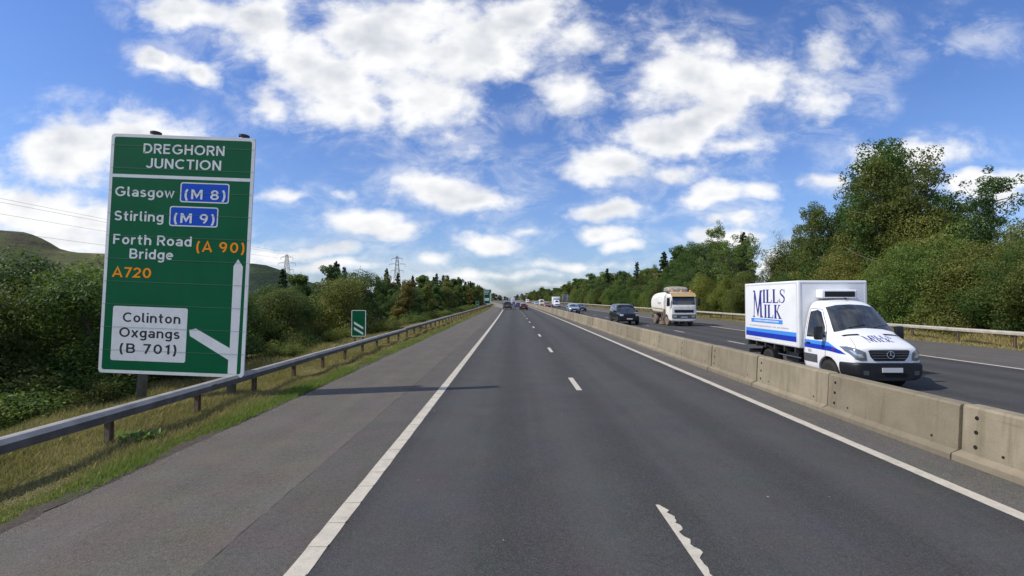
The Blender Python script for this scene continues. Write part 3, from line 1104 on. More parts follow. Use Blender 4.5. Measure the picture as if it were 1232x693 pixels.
# countdown markers before the exit
def countdown(y, xr, bars, label):
    w, h = .78, 1.42
    z0 = .42
    s = tag(empty('countdown_marker', (xr + xc(y), y, 0)), label, 'road sign', 'countdown markers on the left verge')
    MB().prism(rrect(-w / 2, w / 2, z0, z0 + h, .06), 'y', 0, .02).build('board', MATS['sign_green'], s)
    frame(rrect(-w / 2 - .002, w / 2 + .002, z0 - .002, z0 + h + .002, .062), rrect(-w / 2 + .035, w / 2 - .035, z0 + .035, z0 + h - .035, .04), -.005, .018).build('border', MATS['sign_white'], s)
    for k in range(bars):
        zc = z0 + .62 - .3 * k
        MB().prism([(-.25, zc + .06), (.25, zc - .24), (.25, zc - .12), (-.25, zc + .19)][::1], 'y', -.006, -.001).build('diagonal_bar', MATS['sign_white'], s)
    for x in (-.22, .22) if bars == 2 else (0,):
        MB().lathe([(-.5, .04), (z0 + h - .05, .04)], 'z', 10, (x, .07, 0)).build('post', MATS['post_grey'], s, True)


countdown(25.4, -8.38, 2, 'small green countdown board with two white diagonal bars behind the guard rail')
countdown(117, -8.45, 1, 'tiny distant green countdown board just before the far green sign')

# far direction sign at the exit
fy = 192
fs_ = tag(empty('road_sign', (-8.9 + xc(fy), fy, 0)), 'distant tall green direction sign with a white panel beside the exit', 'road sign')
MB().prism(rrect(-1.5, 1.5, .45, 6.3, .08), 'y', 0, .05).build('board', MATS['sign_green'], fs_)
frame(rrect(-1.51, 1.51, .44, 6.31, .1), rrect(-1.38, 1.38, .57, 6.17, .08), -.02, .04).build('border', MATS['sign_white'], fs_)
MB().box(-1.25, .6, -.02, -.003, 1.7, 2.8).build('white_patch', MATS['sign_white'], fs_)
MB().prism([(.9, .7), (1.22, .7), (1.22, 4.8), (1.06, 5.2), (.9, 4.8)], 'y', -.02, -.003).build('arrow', MATS['sign_white'], fs_)
MB().box(-1.3, .5, -.015, -.003, 4.9, 5.12).build('text_line', MATS['sign_white'], fs_)
MB().box(-1.3, .2, -.015, -.003, 4.3, 4.52).build('text_line', MATS['sign_white'], fs_)
MB().box(-1.3, .7, -.015, -.003, 5.5, 5.75).build('text_line', MATS['sign_white'], fs_)
for x in (-1, 1):
    MB().lathe([(-.6, .12), (6.35, .12)], 'z', 10, (x, .2, 0)).build('post', MATS['post_grey'], fs_, True)

# sign for the oncoming traffic, seen from behind
by = 165
bs = tag(empty('road_sign', (19.4 + xc(by), by, 0)), 'grey back of a sign facing oncoming traffic on the right verge', 'road sign')
MB().prism(rrect(-1.25, 1.25, 1.4, 4.0, .06), 'y', 0, .04).build('board', MATS['sign_back'], bs)
for k in range(5):
    MB().box(-1.2, 1.2, -.05, -.001, 1.65 + .5 * k, 1.75 + .5 * k).build('back_rail', MATS['post_grey'], bs)
for x in (-.85, .85):
    MB().lathe([(-.5, .08), (4.05, .08)], 'z', 10, (x, -.14, 0)).build('post', MATS['post_grey'], bs, True)

# ------------------------------------------------------------------ hills
def hill(name, ridge, dist, depth, m, seed, label, rough):
    """ridge: pixel x -> pixel y of the skyline; the slope falls toward the road"""
    r2 = np.random.default_rng(seed)
    xs_ = np.linspace(ridge[0][0], ridge[-1][0], 120)
    yy = np.interp(xs_, [p[0] for p in ridge], [p[1] for p in ridge])
    rows = 26
    ph = r2.uniform(0, 6, 12)
    vs_, fs = [], []
    for j in range(rows):
        t = j / (rows - 1)
        for i, (px, py) in enumerate(zip(xs_, yy)):
            u_, v_ = ray(px, py)
            Y = dist - depth * (1 - t) if t <= .8 else dist - depth * .2 + (t - .8) * depth * 2
            tt = t / .8 if t <= .8 else 1 - (t - .8) / .2 * .9
            crest = CAM_H + v_ * (dist - depth * .2)
            s_ = smooth01(tt) * .75 + tt * .25
            w = sum(math.sin(px * (.03 + .017 * k) + ph[k] + t * (3 + k)) / (1 + k) for k in range(6))
            z = (crest + 6) * s_ - 6 + rough * w * math.sin(min(1, tt) * 3.1416)
            vs_.append((u_ * (dist - depth * .2) + (Y - dist + depth * .2) * u_ * .6, Y, z))
        if j:
            for i in range(len(xs_) - 1):
                a = (j - 1) * len(xs_) + i
                fs.append((a, a + 1, a + 1 + len(xs_), a + len(xs_)))
    o = link(bpy.data.objects.new(name, mesh_np(name, vs_, fs, MATS[m], True)))
    return tag(o, label, kind='structure')


hill('hill', [(-900, 268), (-500, 262), (-200, 264), (-60, 270), (0, 277), (28, 279), (45, 284), (62, 293), (75, 301), (95, 304), (150, 306), (230, 312), (300, 330), (360, 352), (400, 362)],
     2100, 900, 'hill_heather', 3, 'brown and green heather hill rising behind the bushes on the left', 9)
hill('hill', [(150, 358), (200, 335), (240, 322), (275, 316), (305, 317), (320, 319), (338, 325), (362, 336), (395, 346), (440, 354), (500, 360)],
     1500, 600, 'hill_wooded', 9, 'dark green wooded hill showing between the big sign and the trees', 5)


# ------------------------------------------------------------------ pylons and overhead wires
def pylon(x, y, h, label, rz=0):
    root = tag(empty('pylon', (x, y, -.5), rz), label, 'pylon', 'electricity pylons over the left tree belt')
    m = MB()
    def hwid(z):
        return 4.2 * (1 - z / h) ** 1.1 + .75 if z < h * .97 else .3
    lv = [0, .14, .27, .39, .49, .58, .66, .74, .82, .9, .97]
    r = .17
    for a, b in zip(lv[:-1], lv[1:]):
        za, zb_ = a * h, b * h
        wa, wb = hwid(za), hwid(zb_ * .999)
        for (sx, sy) in ((1, 1), (1, -1), (-1, -1), (-1, 1)):
            m.tube([(sx * wa, sy * wa, za), (sx * wb, sy * wb, zb_)], r, 4)
        for (p, q) in (((1, 1), (1, -1)), ((1, -1), (-1, -1)), ((-1, -1), (-1, 1)), ((-1, 1), (1, 1))):
            m.tube([(p[0] * wa, p[1] * wa, za), (q[0] * wb, q[1] * wb, zb_)], r * .6, 4)
            m.tube([(q[0] * wa, q[1] * wa, za), (p[0] * wb, p[1] * wb, zb_)], r * .6, 4)
    m.tube([(0, 0, h * .95), (0, 0, h)], r, 4)
    m.build('tower', MATS['post_grey'], root)
    for zf, w in ((.66, 6.5), (.80, 8.6), (.92, 6.0)):
        a = MB()
        z = zf * h
        for s in (-1, 1):
            for sy in (-1, 1):
                a.tube([(s * .8, sy * .8, z + 1.5), (s * w, 0, z)], r * .7, 4)
                a.tube([(s * .8, sy * .8, z), (s * w, 0, z)], r * .7, 4)
            a.tube([(s * w, 0, z), (s * w, 0, z - 2.6)], .16, 5)
        a.build('crossarm', MATS['post_grey'], root)
    return root


PX = -225
pylon(PX, 463, 48, 'lattice electricity pylon just right of the big green sign')
pylon(-125, 500, 50, 'lattice electricity pylon rising above the middle of the left tree belt')
pylon(-112, 930, 48, 'faint farthest lattice pylon above the trees')
for zw, x in ((49.5, PX - 6), (45, PX + 8.6), (43, PX - 8.6), (33, PX + 6.5)):
    pts = [(x, 463 - (463 - 60) * t / 24, zw - 4 * 4 * (t / 24) * (1 - t / 24) * .5) for t in range(25)]
    o = MB().tube(pts, .055, 4, False).build('overhead_wire', MATS['post_cap'])
    tag(o, 'thin overhead power cable crossing the clouds left of the big sign', 'cable', 'overhead power cables')
# ------------------------------------------------------------------ trees, bushes and grass
def leaf_quads(P, N, size, rg, asp=.55, droop=0.0):
    """diamond leaves at points P, roughly facing N"""
    n = len(P)
    N = N + rg.normal(0, .75, (n, 3))
    N[:, 2] += .35
    N /= np.linalg.norm(N, axis=1)[:, None] + 1e-9
    A = rg.normal(0, 1, (n, 3))
    A[:, 2] -= droop
    A -= N * np.sum(A * N, 1)[:, None]
    A /= np.linalg.norm(A, axis=1)[:, None] + 1e-9
    B = np.cross(N, A)
    s = (size * rg.uniform(.6, 1.35, n))[:, None]
    v = np.stack([P - A * s * .5, P + B * s * asp * .5, P + A * s * .6, P - B * s * asp * .5], 1)
    f = np.arange(n * 4, dtype=np.int32).reshape(n, 4)
    return v.reshape(-1, 3), f


def clump_points(cl, n, rg, shell=.66):
    """points through ellipsoid clumps (x,y,z,r,squash), denser toward the skin"""
    cl = np.asarray(cl, float)
    w = cl[:, 3] ** 2
    idx = rg.choice(len(cl), n, p=w / w.sum())
    c = cl[idx]
    d = rg.normal(0, 1, (n, 3))
    d /= np.linalg.norm(d, axis=1)[:, None]
    r = rg.uniform(0, 1, n) ** (1 / 3.)
    r = shell * (1 - (1 - r) * .5) + (1 - shell) * r
    r = r * (1 + .13 * rg.normal(0, 1, n) * (rg.uniform(0, 1, n) < .3))
    P = c[:, :3] + d * (r * c[:, 3])[:, None] * np.stack([np.ones(n), np.ones(n), c[:, 4]], 1)
    return P, d


class Tree:
    def __init__(self, wood, crown, h, bark='bark', name='broadleaf_tree', cat='tree', stem='trunk'):
        self.wood, self.crown, self.h, self.name, self.cat, self.stem = wood, crown, h, name, cat, stem


def limb(m, p, d, L, r, rg, steps=5, bend=.25, up=.1):
    pts, rad = [p.copy()], [r]
    d = d.normalized()
    for k in range(steps):
        d = (d + Vector(rg.normal(0, bend, 3)) * .5 + Vector((0, 0, up))).normalized()
        p = p + d * (L / steps)
        pts.append(p.copy())
        rad.append(r * (1 - .8 * (k + 1) / steps))
    m.tube(pts, rad, 6 if r > .06 else 4)
    return pts


def make_broad(seed, h, rad, nleaf, lsize, m, base=.18, nl=11, clump=.32, stems=1, spread=1.0, sparse=0.0, name='broadleaf_tree'):
    rg = np.random.default_rng(seed)
    w = MB()
    cl = []
    for s_ in range(stems):
        off = Vector((rg.normal(0, .12 * rad), rg.normal(0, .12 * rad), 0)) if stems > 1 else Vector((0, 0, 0))
        lean = Vector((rg.normal(0, .1 + .1 * (stems > 1)), rg.normal(0, .1 + .1 * (stems > 1)), 1))
        hh_ = h * (1 if s_ == 0 else rg.uniform(.65, .95))
        r0 = .016 * h + .03
        tr = limb(w, off + Vector((0, 0, -.3)), lean, hh_ * .92 + .3, r0 / math.sqrt(stems), rg, 8, .13, .12)
        for k in range(nl):
            t = base + (1 - base) * (k + rg.uniform(0, 1)) / nl
            i = min(len(tr) - 2, int(t * (len(tr) - 1)))
            p = tr[i].lerp(tr[i + 1], t * (len(tr) - 1) - i)
            a = k * 2.4 + rg.uniform(-.5, .5)
            prof = math.sin(math.pi * min(1, (t - base) / (1 - base) * .78 + .2)) ** .8
            L = rad * prof * rg.uniform(.55, 1.12) * spread
            d = Vector((math.cos(a), math.sin(a), rg.uniform(.1, .7)))
            lp = limb(w, p, d, L, r0 * .42 * (1 - .6 * t), rg, 4, .3, .1)
            for q in lp[2 if not sparse else 1:]:
                cr = rad * clump * rg.uniform(.55, 1.15)
                cl.append((q.x + rg.normal(0, .12 * rad), q.y + rg.normal(0, .12 * rad), max(cr * .5, q.z + rg.normal(0, .05 * h)), cr, rg.uniform(.6, .95)))
        top = tr[-1]
        cl.append((top.x, top.y, top.z - .1 * rad, rad * clump * .8, 1.0))
        for k in range(5):
            cl.append((top.x + rg.normal(0, .2 * rad), top.y + rg.normal(0, .2 * rad), top.z - rg.uniform(.05, .35) * rad, rad * clump * rg.uniform(.3, .6), 1.0))
    P, N = clump_points(cl, nleaf, rg)
    if sparse:
        keep = rg.uniform(0, 1, nleaf) > sparse
        P, N = P[keep], N[keep]
    P[:, 2] = np.maximum(P[:, 2], .02)
    v, f = leaf_quads(P, N, lsize, rg)
    return Tree(w.mesh('trunk', MATS['bark'], True), mesh_np('crown', v, f, MATS[m]), float(np.percentile(P[:, 2], 99.7)), name=name)


def make_conifer(seed, h, rad, nleaf, lsize):
    rg = np.random.default_rng(seed)
    w = MB()
    tr = limb(w, Vector((0, 0, -.3)), Vector((0, 0, 1)), h + .2, .02 * h + .03, rg, 8, .03, .3)
    Ps, Ns = [], []
    nb = 62
    per = nleaf // nb
    for k in range(nb):
        t = .06 + .92 * k / nb
        z = t * h
        L = rad * (1 - t) ** .75 * rg.uniform(.7, 1.15) + .12
        a = k * 2.4 + rg.uniform(-.4, .4)
        s = rg.uniform(0, 1, per) ** .7
        x = s * L
        wd = .26 * L * (1 - s * .7)
        side = rg.uniform(-1, 1, per) * wd
        dz = -.28 * x + .1 * x * x / max(L, .1) + rg.normal(0, .05 + .03 * L, per)
        P = np.stack([x * math.cos(a) - side * math.sin(a), x * math.sin(a) + side * math.cos(a), z + dz], 1)
        Ps.append(P)
        Ns.append(np.tile([math.cos(a) * .3, math.sin(a) * .3, .9], (per, 1)))
        if k % 3 == 0:
            w.tube([(0, 0, z), (L * .8 * math.cos(a), L * .8 * math.sin(a), z - .2 * L)], [.03, .008], 4)
    v, f = leaf_quads(np.concatenate(Ps), np.concatenate(Ns), lsize, rg, .3, .6)
    return Tree(w.mesh('trunk', MATS['bark'], True), mesh_np('crown', v, f, MATS['needle']), h, name='conifer_tree')


def make_bare(seed, h):
    rg = np.random.default_rng(seed)
    w = MB()
    tw = MB()
    tr = limb(w, Vector((0, 0, -.3)), Vector((.1, 0, 1)), h, .16, rg, 8, .15, .1)
    for k in range(16):
        p = tr[2 + k % 6]
        a = k * 2.4
        lp = limb(w, p, Vector((math.cos(a), math.sin(a), 1.0)), h * rg.uniform(.22, .42), .06, rg, 5, .35, .1)
        for q in lp[1:]:
            for j in range(4):
                b = rg.uniform(0, 6.28)
                l2 = limb(tw, q, Vector((math.cos(b), math.sin(b), .9)), h * rg.uniform(.07, .16), .02, rg, 3, .5, .1)
    return Tree(w.mesh('trunk', MATS['bark_pale'], True), tw.mesh('twigs', MATS['bark_pale']), h, name='bare_tree')


def make_shrub(seed, h, rad, nleaf, lsize, m):
    rg = np.random.default_rng(seed)
    w = MB()
    cl = []
    for k in range(9):
        a = k * 2.4
        d = Vector((math.cos(a) * .6, math.sin(a) * .6, 1))
        lp = limb(w, Vector((0, 0, -.15)), d, h * rg.uniform(.6, 1), .025, rg, 5, .35, .05)
        for q in lp[1:]:
            cl.append((q.x, q.y, max(.15 * h, q.z - .1 * h), rad * rg.uniform(.2, .42), rg.uniform(.7, 1)))
    for k in range(7):
        a = rg.uniform(0, 6.28)
        cl.append((rad * .7 * math.cos(a), rad * .7 * math.sin(a), h * rg.uniform(.15, .4), rad * .35, .8))
    P, N = clump_points(cl, nleaf, rg, .4)
    P[:, 2] = np.maximum(P[:, 2], .02)
    v, f = leaf_quads(P, N, lsize, rg, .5)
    return Tree(w.mesh('stem', MATS['bark'], True), mesh_np('foliage', v, f, MATS[m]), h, name='shrub', cat='shrub', stem='stem')


# prototypes: near, fine leaves / far, coarser leaves
NEAR = [make_broad(11, 4.6, 2.4, 30000, .105, 'leaf_green', .05, 9, .36, 2),
        make_broad(12, 4.4, 2.4, 30000, .10, 'leaf_olive', .04, 9, .36, 2),
        make_broad(13, 5.0, 2.3, 30000, .10, 'leaf_dark', .06, 10, .34, 2)]
MIDL = [make_broad(21, 7, 1.9, 14000, .17, 'leaf_green', .06, 15, .30, 1),
        make_broad(22, 7, 1.8, 14000, .17, 'leaf_dark', .06, 15, .29, 2),
        make_broad(23, 6.4, 1.9, 14000, .17, 'leaf_olive', .05, 14, .30, 2),
        make_broad(24, 6.6, 1.8, 13000, .17, 'leaf_autumn', .06, 14, .28, 2)]
TALL = [make_broad(36, 13, 3.5, 34000, .18, 'leaf_green', .12, 26, .27, 2, 1.1),
        make_broad(37, 13, 3.3, 30000, .18, 'leaf_olive', .14, 24, .25, 3, 1.1),
        make_broad(38, 12, 3.5, 32000, .18, 'leaf_dark', .10, 22, .26, 3)]
OPEN = [make_broad(46, 12, 2.8, 24000, .15, 'leaf_dark', .2, 20, .20, 2, 1.15, .1),
        make_broad(47, 12, 2.8, 24000, .15, 'leaf_green', .2, 20, .19, 3, 1.1, .1)]
BUSHR = [make_broad(51, 5.5, 3.0, 46000, .11, 'leaf_green', .03, 9, .36, 3, name='bush'),
         make_broad(52, 5.5, 3.1, 46000, .11, 'leaf_olive', .03, 9, .36, 3, name='bush'),
         make_broad(53, 5.2, 2.9, 42000, .11, 'leaf_bright', .03, 9, .35, 3, name='bush')]
for t_ in BUSHR: t_.cat = 'bush'
for t_ in NEAR: t_.name = 'bushy_tree'
CONI = [make_conifer(61, 9, 2.0, 9000, .3), make_conifer(62, 10, 2.3, 9000, .3)]
SHRUB = [make_shrub(71, 1.3, 1.0, 7000, .07, 'leaf_bright'), make_shrub(72, 1.5, 1.1, 7000, .07, 'leaf_olive'), make_shrub(73, 1.2, 1.0, 6500, .07, 'leaf_green')]
BARE = make_bare(81, 10)


TONE = {}
for lst in (NEAR, MIDL, TALL, BUSHR, OPEN, SHRUB):
    for t_ in lst:
        TONE[id(t_)] = {'leaf_green': 'mid green', 'leaf_olive': 'olive', 'leaf_dark': 'dark green', 'leaf_autumn': 'yellow-brown', 'leaf_bright': 'yellow-green'}[t_.crown.materials[0].name]
for t_ in CONI: TONE[id(t_)] = 'dark'
COUNTED = {}


def plant(t, xr, y, h, label, group, wide=1.0, count=False):
    s = h / t.h
    root = empty(t.name, (xr + xc(y), y, gz(xr, y)), rng.uniform(0, 6.28))
    root.scale = (s * wide, s * wide * rng.uniform(.92, 1.08), s)
    if count:
        key = (label.replace('#', TONE[id(t)]), group)
        COUNTED.setdefault(key, []).append((y, root))
    tag(root, label, t.cat, group)
    link(bpy.data.objects.new(t.stem, t.wood), root)
    link(bpy.data.objects.new('twigs' if t.name == 'bare_tree' else ('foliage' if t.cat == 'shrub' else 'crown'), t.crown), root)
    return root


ORD = 'nearest second third fourth fifth sixth seventh eighth ninth tenth eleventh twelfth thirteenth fourteenth'.split()


def number_plants():
    for (label, group), rows in COUNTED.items():
        for k, (y, o) in enumerate(sorted(rows, key=lambda r_: r_[0])):
            if k == 0: o['label'] = 'nearest ' + label
            elif k < len(ORD): o['label'] = ORD[k] + ' nearest ' + label
            else: o['label'] = 'distant ' + label


LEFT_SKY = [(-400, 285), (0, 291), (16, 299), (34, 309), (60, 315), (85, 313), (130, 311), (300, 336), (385, 335), (398, 330), (410, 324), (422, 332), (435, 339), (460, 331), (500, 333), (525, 333), (545, 337), (565, 342), (580, 347), (592, 353), (605, 358)]
RIGHT_SKY = [(610, 359), (628, 357), (640, 353), (665, 347), (690, 338), (705, 331), (735, 322), (750, 330), (770, 314), (785, 322), (800, 302), (830, 293), (860, 290), (878, 272), (895, 268), (906, 285),
             (915, 318), (938, 322), (946, 262), (965, 248), (985, 268), (1005, 258), (1030, 215), (1065, 173), (1100, 195), (1125, 218), (1150, 242), (1165, 232), (1190, 246), (1232, 244), (1500, 235)]


def skyline(tab, x, y):
    """height of the tree tops measured where a tree at world (x, y) would stand"""
    px = 618.7 + FPX * x / y
    py = np.interp(px, [p[0] for p in tab], [p[1] for p in tab])
    return CAM_H + ray(px, py)[1] * y


tr_ = random.Random(21)
# left: near bushes round the sign
for (x, y, k, h) in [(-15.0, 9.0, 0, 4.6), (-13.8, 10.9, 1, 3.4), (-14.8, 13.0, 2, 4.9), (-12.6, 14.2, 0, 3.8), (-15.6, 16.6, 1, 5.0), (-13.2, 18.0, 2, 4.4), (-17.5, 20.8, 0, 5.6),
                     (-14.4, 22.4, 0, 4.6), (-16.0, 26.0, 2, 5.2), (-13.4, 26.6, 1, 4.0), (-18.5, 29.5, 0, 5.6), (-15.0, 30.6, 2, 4.9), (-13.0, 33.5, 1, 4.4), (-16.5, 34.5, 0, 5.6), (-14.0, 38.0, 2, 5.2),
                     (-18.5, 14.2, 1, 5.2), (-19.5, 24.5, 2, 5.8), (-20, 35, 1, 6.0)]:
    h = min(h * 1.05, (skyline(LEFT_SKY, x, y) - gz(x, y)) * tr_.uniform(.82, 1.02))
    plant(NEAR[k], x, y, h, '# bushy tree crowding the verge around the big sign posts', 'bushy trees around the big sign', 1.08, True)
plant(MIDL[1], -15.5, 42.0, skyline(LEFT_SKY, -15.5, 42.0) - gz(-15.5, 42) + .2, 'tall dark tree standing proud of the belt beside the two-bar countdown board', 'trees of the left belt', 1.0)
y = 36.0
while y < 420:
    for (bx, frac) in ((-14.6, .84), (-18.6, 1.0)):
        if y < 40 and bx > -16: continue
        x = bx + tr_.uniform(-1.3, 1.3) - (1.0 if y > 95 else 0)
        yy = y + tr_.uniform(-1.5, 1.5)
        h = max(2.5, (skyline(LEFT_SKY, x + xc(yy), yy) - gz(x, yy)) * frac * tr_.uniform(.72, 1.10))
        if tr_.random() < (.42 if bx < -16 else .16):
            plant(CONI[tr_.randrange(2)], x, yy, h * 1.08, '# conifer poking out of the left tree belt', 'conifers of the left belt', .85, True)
        elif h < 5.6 and tr_.random() < .45:
            plant(NEAR[tr_.randrange(3)], x, yy, h, '# tree of the left belt beyond the guard rail', 'trees of the left belt', 1.0, True)
        else:
            k = tr_.choices(range(4), (5, 3, 3, 1.2))[0]
            plant(MIDL[k], x, yy, h, '# tree of the left belt beyond the guard rail', 'trees of the left belt', tr_.uniform(.75, 1.05) * (1.0 if y < 150 else 1.15), True)
    y += 3.0 if y < 120 else (4.4 if y < 240 else 7)
for k in range(56):
    y = 13 + 2.1 * k + tr_.uniform(-.8, .8)
    x = tr_.uniform(-12.2, -9.8) if y > 20 else tr_.uniform(-12.0, -10.8)
    if 23.0 < y < 27.5 and x > -10.6: x -= 1.4
    plant(SHRUB[tr_.choices(range(3), (4, 3, 2))[0]], x, y, tr_.uniform(.7, 1.35) * (1 + .25 * (y > 30)), '# low shrub between the left guard rail and the tree belt', 'low shrubs behind the left guard rail', tr_.uniform(1.0, 1.4), True)
for (x, y, h) in ((-11.2, 9.2, 1.0), (-11.5, 10.4, 1.3), (-10.9, 11.9, .9), (-12.2, 8.6, 1.3), (-12.6, 11.2, 1.7), (-11.6, 12.8, 1.4)):
    plant(SHRUB[tr_.randrange(3)], x, y, h, '# low shrub between the left guard rail and the tree belt', 'low shrubs behind the left guard rail', 1.3, True)

# right: bushes behind the tan rail, then the taller belt
y = 17.0
while y < 330:
    x = 29.3 + tr_.uniform(-.5, .8)
    top = skyline(RIGHT_SKY, x, y) - gz(x, y)
    h = min(top * tr_.uniform(.5, .8), 6.0 * tr_.uniform(.6, 1.1))
    if y < 30: h = min(top * .95, tr_.uniform(3.8, 6.4))
    plant(BUSHR[tr_.choices(range(3), (5, 3.5, 1))[0]], x, y, max(2.6, h), '# bush massed behind the tan guard rail', 'bushes behind the tan guard rail', 1.0, True)
    y += 2.8 if y < 90 else 5.5
y = 16.0
while y < 62:
    x = 33.5 + tr_.uniform(-.8, .8)
    top = skyline(RIGHT_SKY, x, y) - gz(x, y)
    plant(BUSHR[tr_.choices(range(3), (4, 3, .8))[0]], x, y, min(8.2, max(3.5, top * tr_.uniform(.6, .92))), '# tall bush in the second row behind the tan rail', 'bushes behind the tan guard rail', .9, True)
    y += 3.6


def right_tree(t, px, x, label, group, wide=1.0, f=1.0):
    y = FPX * x / (px - 618.7)
    h = (skyline(RIGHT_SKY, x, y) - gz(x, y)) * f
    return plant(t, x, y, h, label, group, wide)


TG = 'tall trees of the right belt'
right_tree(TALL[0], 1066, 34.5, 'tallest tree on the right, rising behind the white milk van', TG, 1.0, 1.0)
right_tree(TALL[1], 1098, 33.5, 'tall olive tree just right of the tallest one', TG, .95, 1.04)
right_tree(TALL[2], 1036, 36.0, 'dark tree just left of the tallest one behind the milk van', TG, .95, 1.06)
right_tree(OPEN[1], 1128, 35.0, 'ragged thin-crowned tree at the right shoulder of the tallest tree', TG, 1.05, 1.06)
right_tree(OPEN[0], 1164, 33.0, 'thin open tree sticking up over the bushes near the right edge', TG, .8)
right_tree(OPEN[0], 963, 33.5, 'open-crowned tree standing right of the sky gap above the milk van', TG, .95, 1.03)
right_tree(TALL[1], 1004, 35.0, 'broad olive tree between the open-crowned tree and the tallest tree', TG, .9, 1.08)
right_tree(OPEN[1], 893, 31.5, 'open-crowned tree standing left of the sky gap above the milk van', TG, .95, 1.03)
right_tree(TALL[2], 862, 32.0, 'dark broad tree behind the sweeper lorry', TG, 1.0)
right_tree(TALL[0], 832, 32.5, 'mid green broad tree rising above the sweeper lorry', TG, .95)
plant(BARE, 33.0, FPX * 33.0 / (930 - 618.7), 9.5, 'pale leafless tree standing in the sky gap above the milk van', TG, .9)
CG = 'conifers of the right belt'
right_tree(CONI[1], 770, 31.0, 'pointed dark conifer above the black off-road car', CG, .95)
right_tree(CONI[0], 735, 31.0, 'pointed conifer halfway down the right hand belt', CG, .9)
right_tree(CONI[1], 802, 32.5, 'dark conifer left of the sweeper lorry', CG, 1.0)
y = 66.0
while y < 520:
    for bx, frac in ((31.8, .8), (36.5, .97)):
        x = bx + tr_.uniform(-1.5, 1.5)
        yy = y + tr_.uniform(-2, 2)
        px = 618.7 + FPX * (x + xc(yy)) / yy
        if 900 < px < 948: continue
        h = max(4, (skyline(RIGHT_SKY, x + xc(yy), yy) - gz(x, yy)) * frac * tr_.uniform(.78, 1.04))
        if tr_.random() < .2:
            plant(CONI[tr_.randrange(2)], x, yy, h, '# conifer in the right hand belt', CG, 1.0, True)
        else:
            k = tr_.randrange(6)
            t = (MIDL + TALL)[k if k < 3 else 4 + (k - 3)] if y < 160 else MIDL[tr_.choices(range(4), (5, 2, 3, 1))[0]]
            plant(t, x, yy, h, '# broadleaf tree in the right hand belt', 'broadleaf trees of the right belt', 1.0 if y < 160 else 1.2, True)
    y += 5.2 if y < 180 else 8.5
# trees closing the view at the junction ahead
for k in range(30):
    px = 560 + 3.4 * k + tr_.uniform(-1.2, 1.2)
    y = 560 + tr_.uniform(-30, 120)
    x = (px - 618.7) / FPX * y
    xr = x - xc(y)
    if -8 < xr < 26: y = 760; x = (px - 618.7) / FPX * y
    top = np.interp(px, [560, 590, 600, 612, 622, 640, 665], [348, 351, 354, 358, 356, 351, 347])
    h = ray(px, top)[1] * y + CAM_H
    plant(MIDL[tr_.randrange(3)], x - xc(y), y, max(5, h * tr_.uniform(.85, 1.1)), 'tiny far tree closing the view where the road vanishes', 'far trees at the junction ahead', 1.5)
number_plants()


# grass: many blades, one object for each verge
def grass(name, m, spots, label):
    V, F, b = [], [], 0
    for (x0, x1, y0, y1, n, h0, h1, w) in spots:
        X = nrg.uniform(x0, x1, n)
        Y = nrg.uniform(y0, y1, n)
        hgt = nrg.uniform(h0, h1, n) * (.7 + .5 * np.sin(X * 2.1 + Y * .8) * np.sin(Y * 1.3 + X))
        hgt = np.maximum(hgt, h0 * .5)
        Z = np.array([gz(a, c) for a, c in zip(X, Y)]) - .01
        Xw = X - 5.3e-5 * Y * Y
        a = nrg.uniform(0, 6.28, n)
        lean = nrg.normal(0, .4, (n, 2)) * hgt[:, None]
        ww = w * nrg.uniform(.6, 1.4, n)
        p0 = np.stack([Xw - np.cos(a) * ww, Y - np.sin(a) * ww, Z], 1)
        p1 = np.stack([Xw + np.cos(a) * ww, Y + np.sin(a) * ww, Z], 1)
        p2 = np.stack([Xw + lean[:, 0], Y + lean[:, 1], Z + hgt], 1)
        V.append(np.stack([p0, p1, p2], 1).reshape(-1, 3))
    V = np.concatenate(V)
    F = np.arange(len(V), dtype=np.int32).reshape(-1, 3)
    o = link(bpy.data.objects.new(name, mesh_np(name, V, F, MATS[m])))
    return tag(o, label, 'grass', kind='stuff')


grass('grass', 'grass_blade', [(-8.0, -5.7, 4.5, 16, 60000, .06, .20, .009), (-13, -7.6, 4.5, 18, 52000, .08, .32, .012), (-8.0, -5.7, 16, 45, 52000, .06, .20, .014),
                               (-13, -7.6, 18, 50, 46000, .08, .36, .018), (-12, -5.75, 45, 130, 50000, .08, .3, .03), (24.1, 26.0, 14, 60, 26000, .06, .3, .02), (25.6, 29, 14, 60, 30000, .12, .5, .025),
                               (24.1, 28, 60, 180, 26000, .1, .4, .05), (-12, -5.8, 130, 260, 16000, .1, .3, .08)],
      'dry yellowish mown grass on both road verges')
grass('grass', 'grass_lush', [(-6.0, -5.42, 4.0, 16, 34000, .05, .19, .009), (-6.0, -5.42, 16, 45, 28000, .05, .19, .014), (-5.95, -5.40, 45, 130, 16000, .05, .16, .028), (-7.8, -5.8, 4.5, 30, 6000, .05, .17, .010),
                              (-12, -7.6, 5, 40, 7000, .08, .3, .014)],
      'greener grass strip along the edge of the hard shoulder')

# loose grit along the edge of the hard shoulder
gm = MB()
for k in range(1500):
    y = 3.5 + 26 * rng.random() ** 1.5
    x = -5.34 + abs(rng.gauss(0, .09))
    r = rng.uniform(.003, .010)
    gm.add([(x - r, y - r, 0), (x + r, y - r * .6, 0), (x + r * .7, y + r, 0), (x - r * .8, y + r, 0), (x, y, r * 1.1)], [(0, 1, 4), (1, 2, 4), (2, 3, 4), (3, 0, 4)])
plain('grit_stone', (.26, .22, .17), .95, var=.4, vscale=30)
tag(gm.build('gravel', MATS['grit_stone']), 'loose grit and leaf litter along the shoulder edge', 'gravel', kind='stuff')


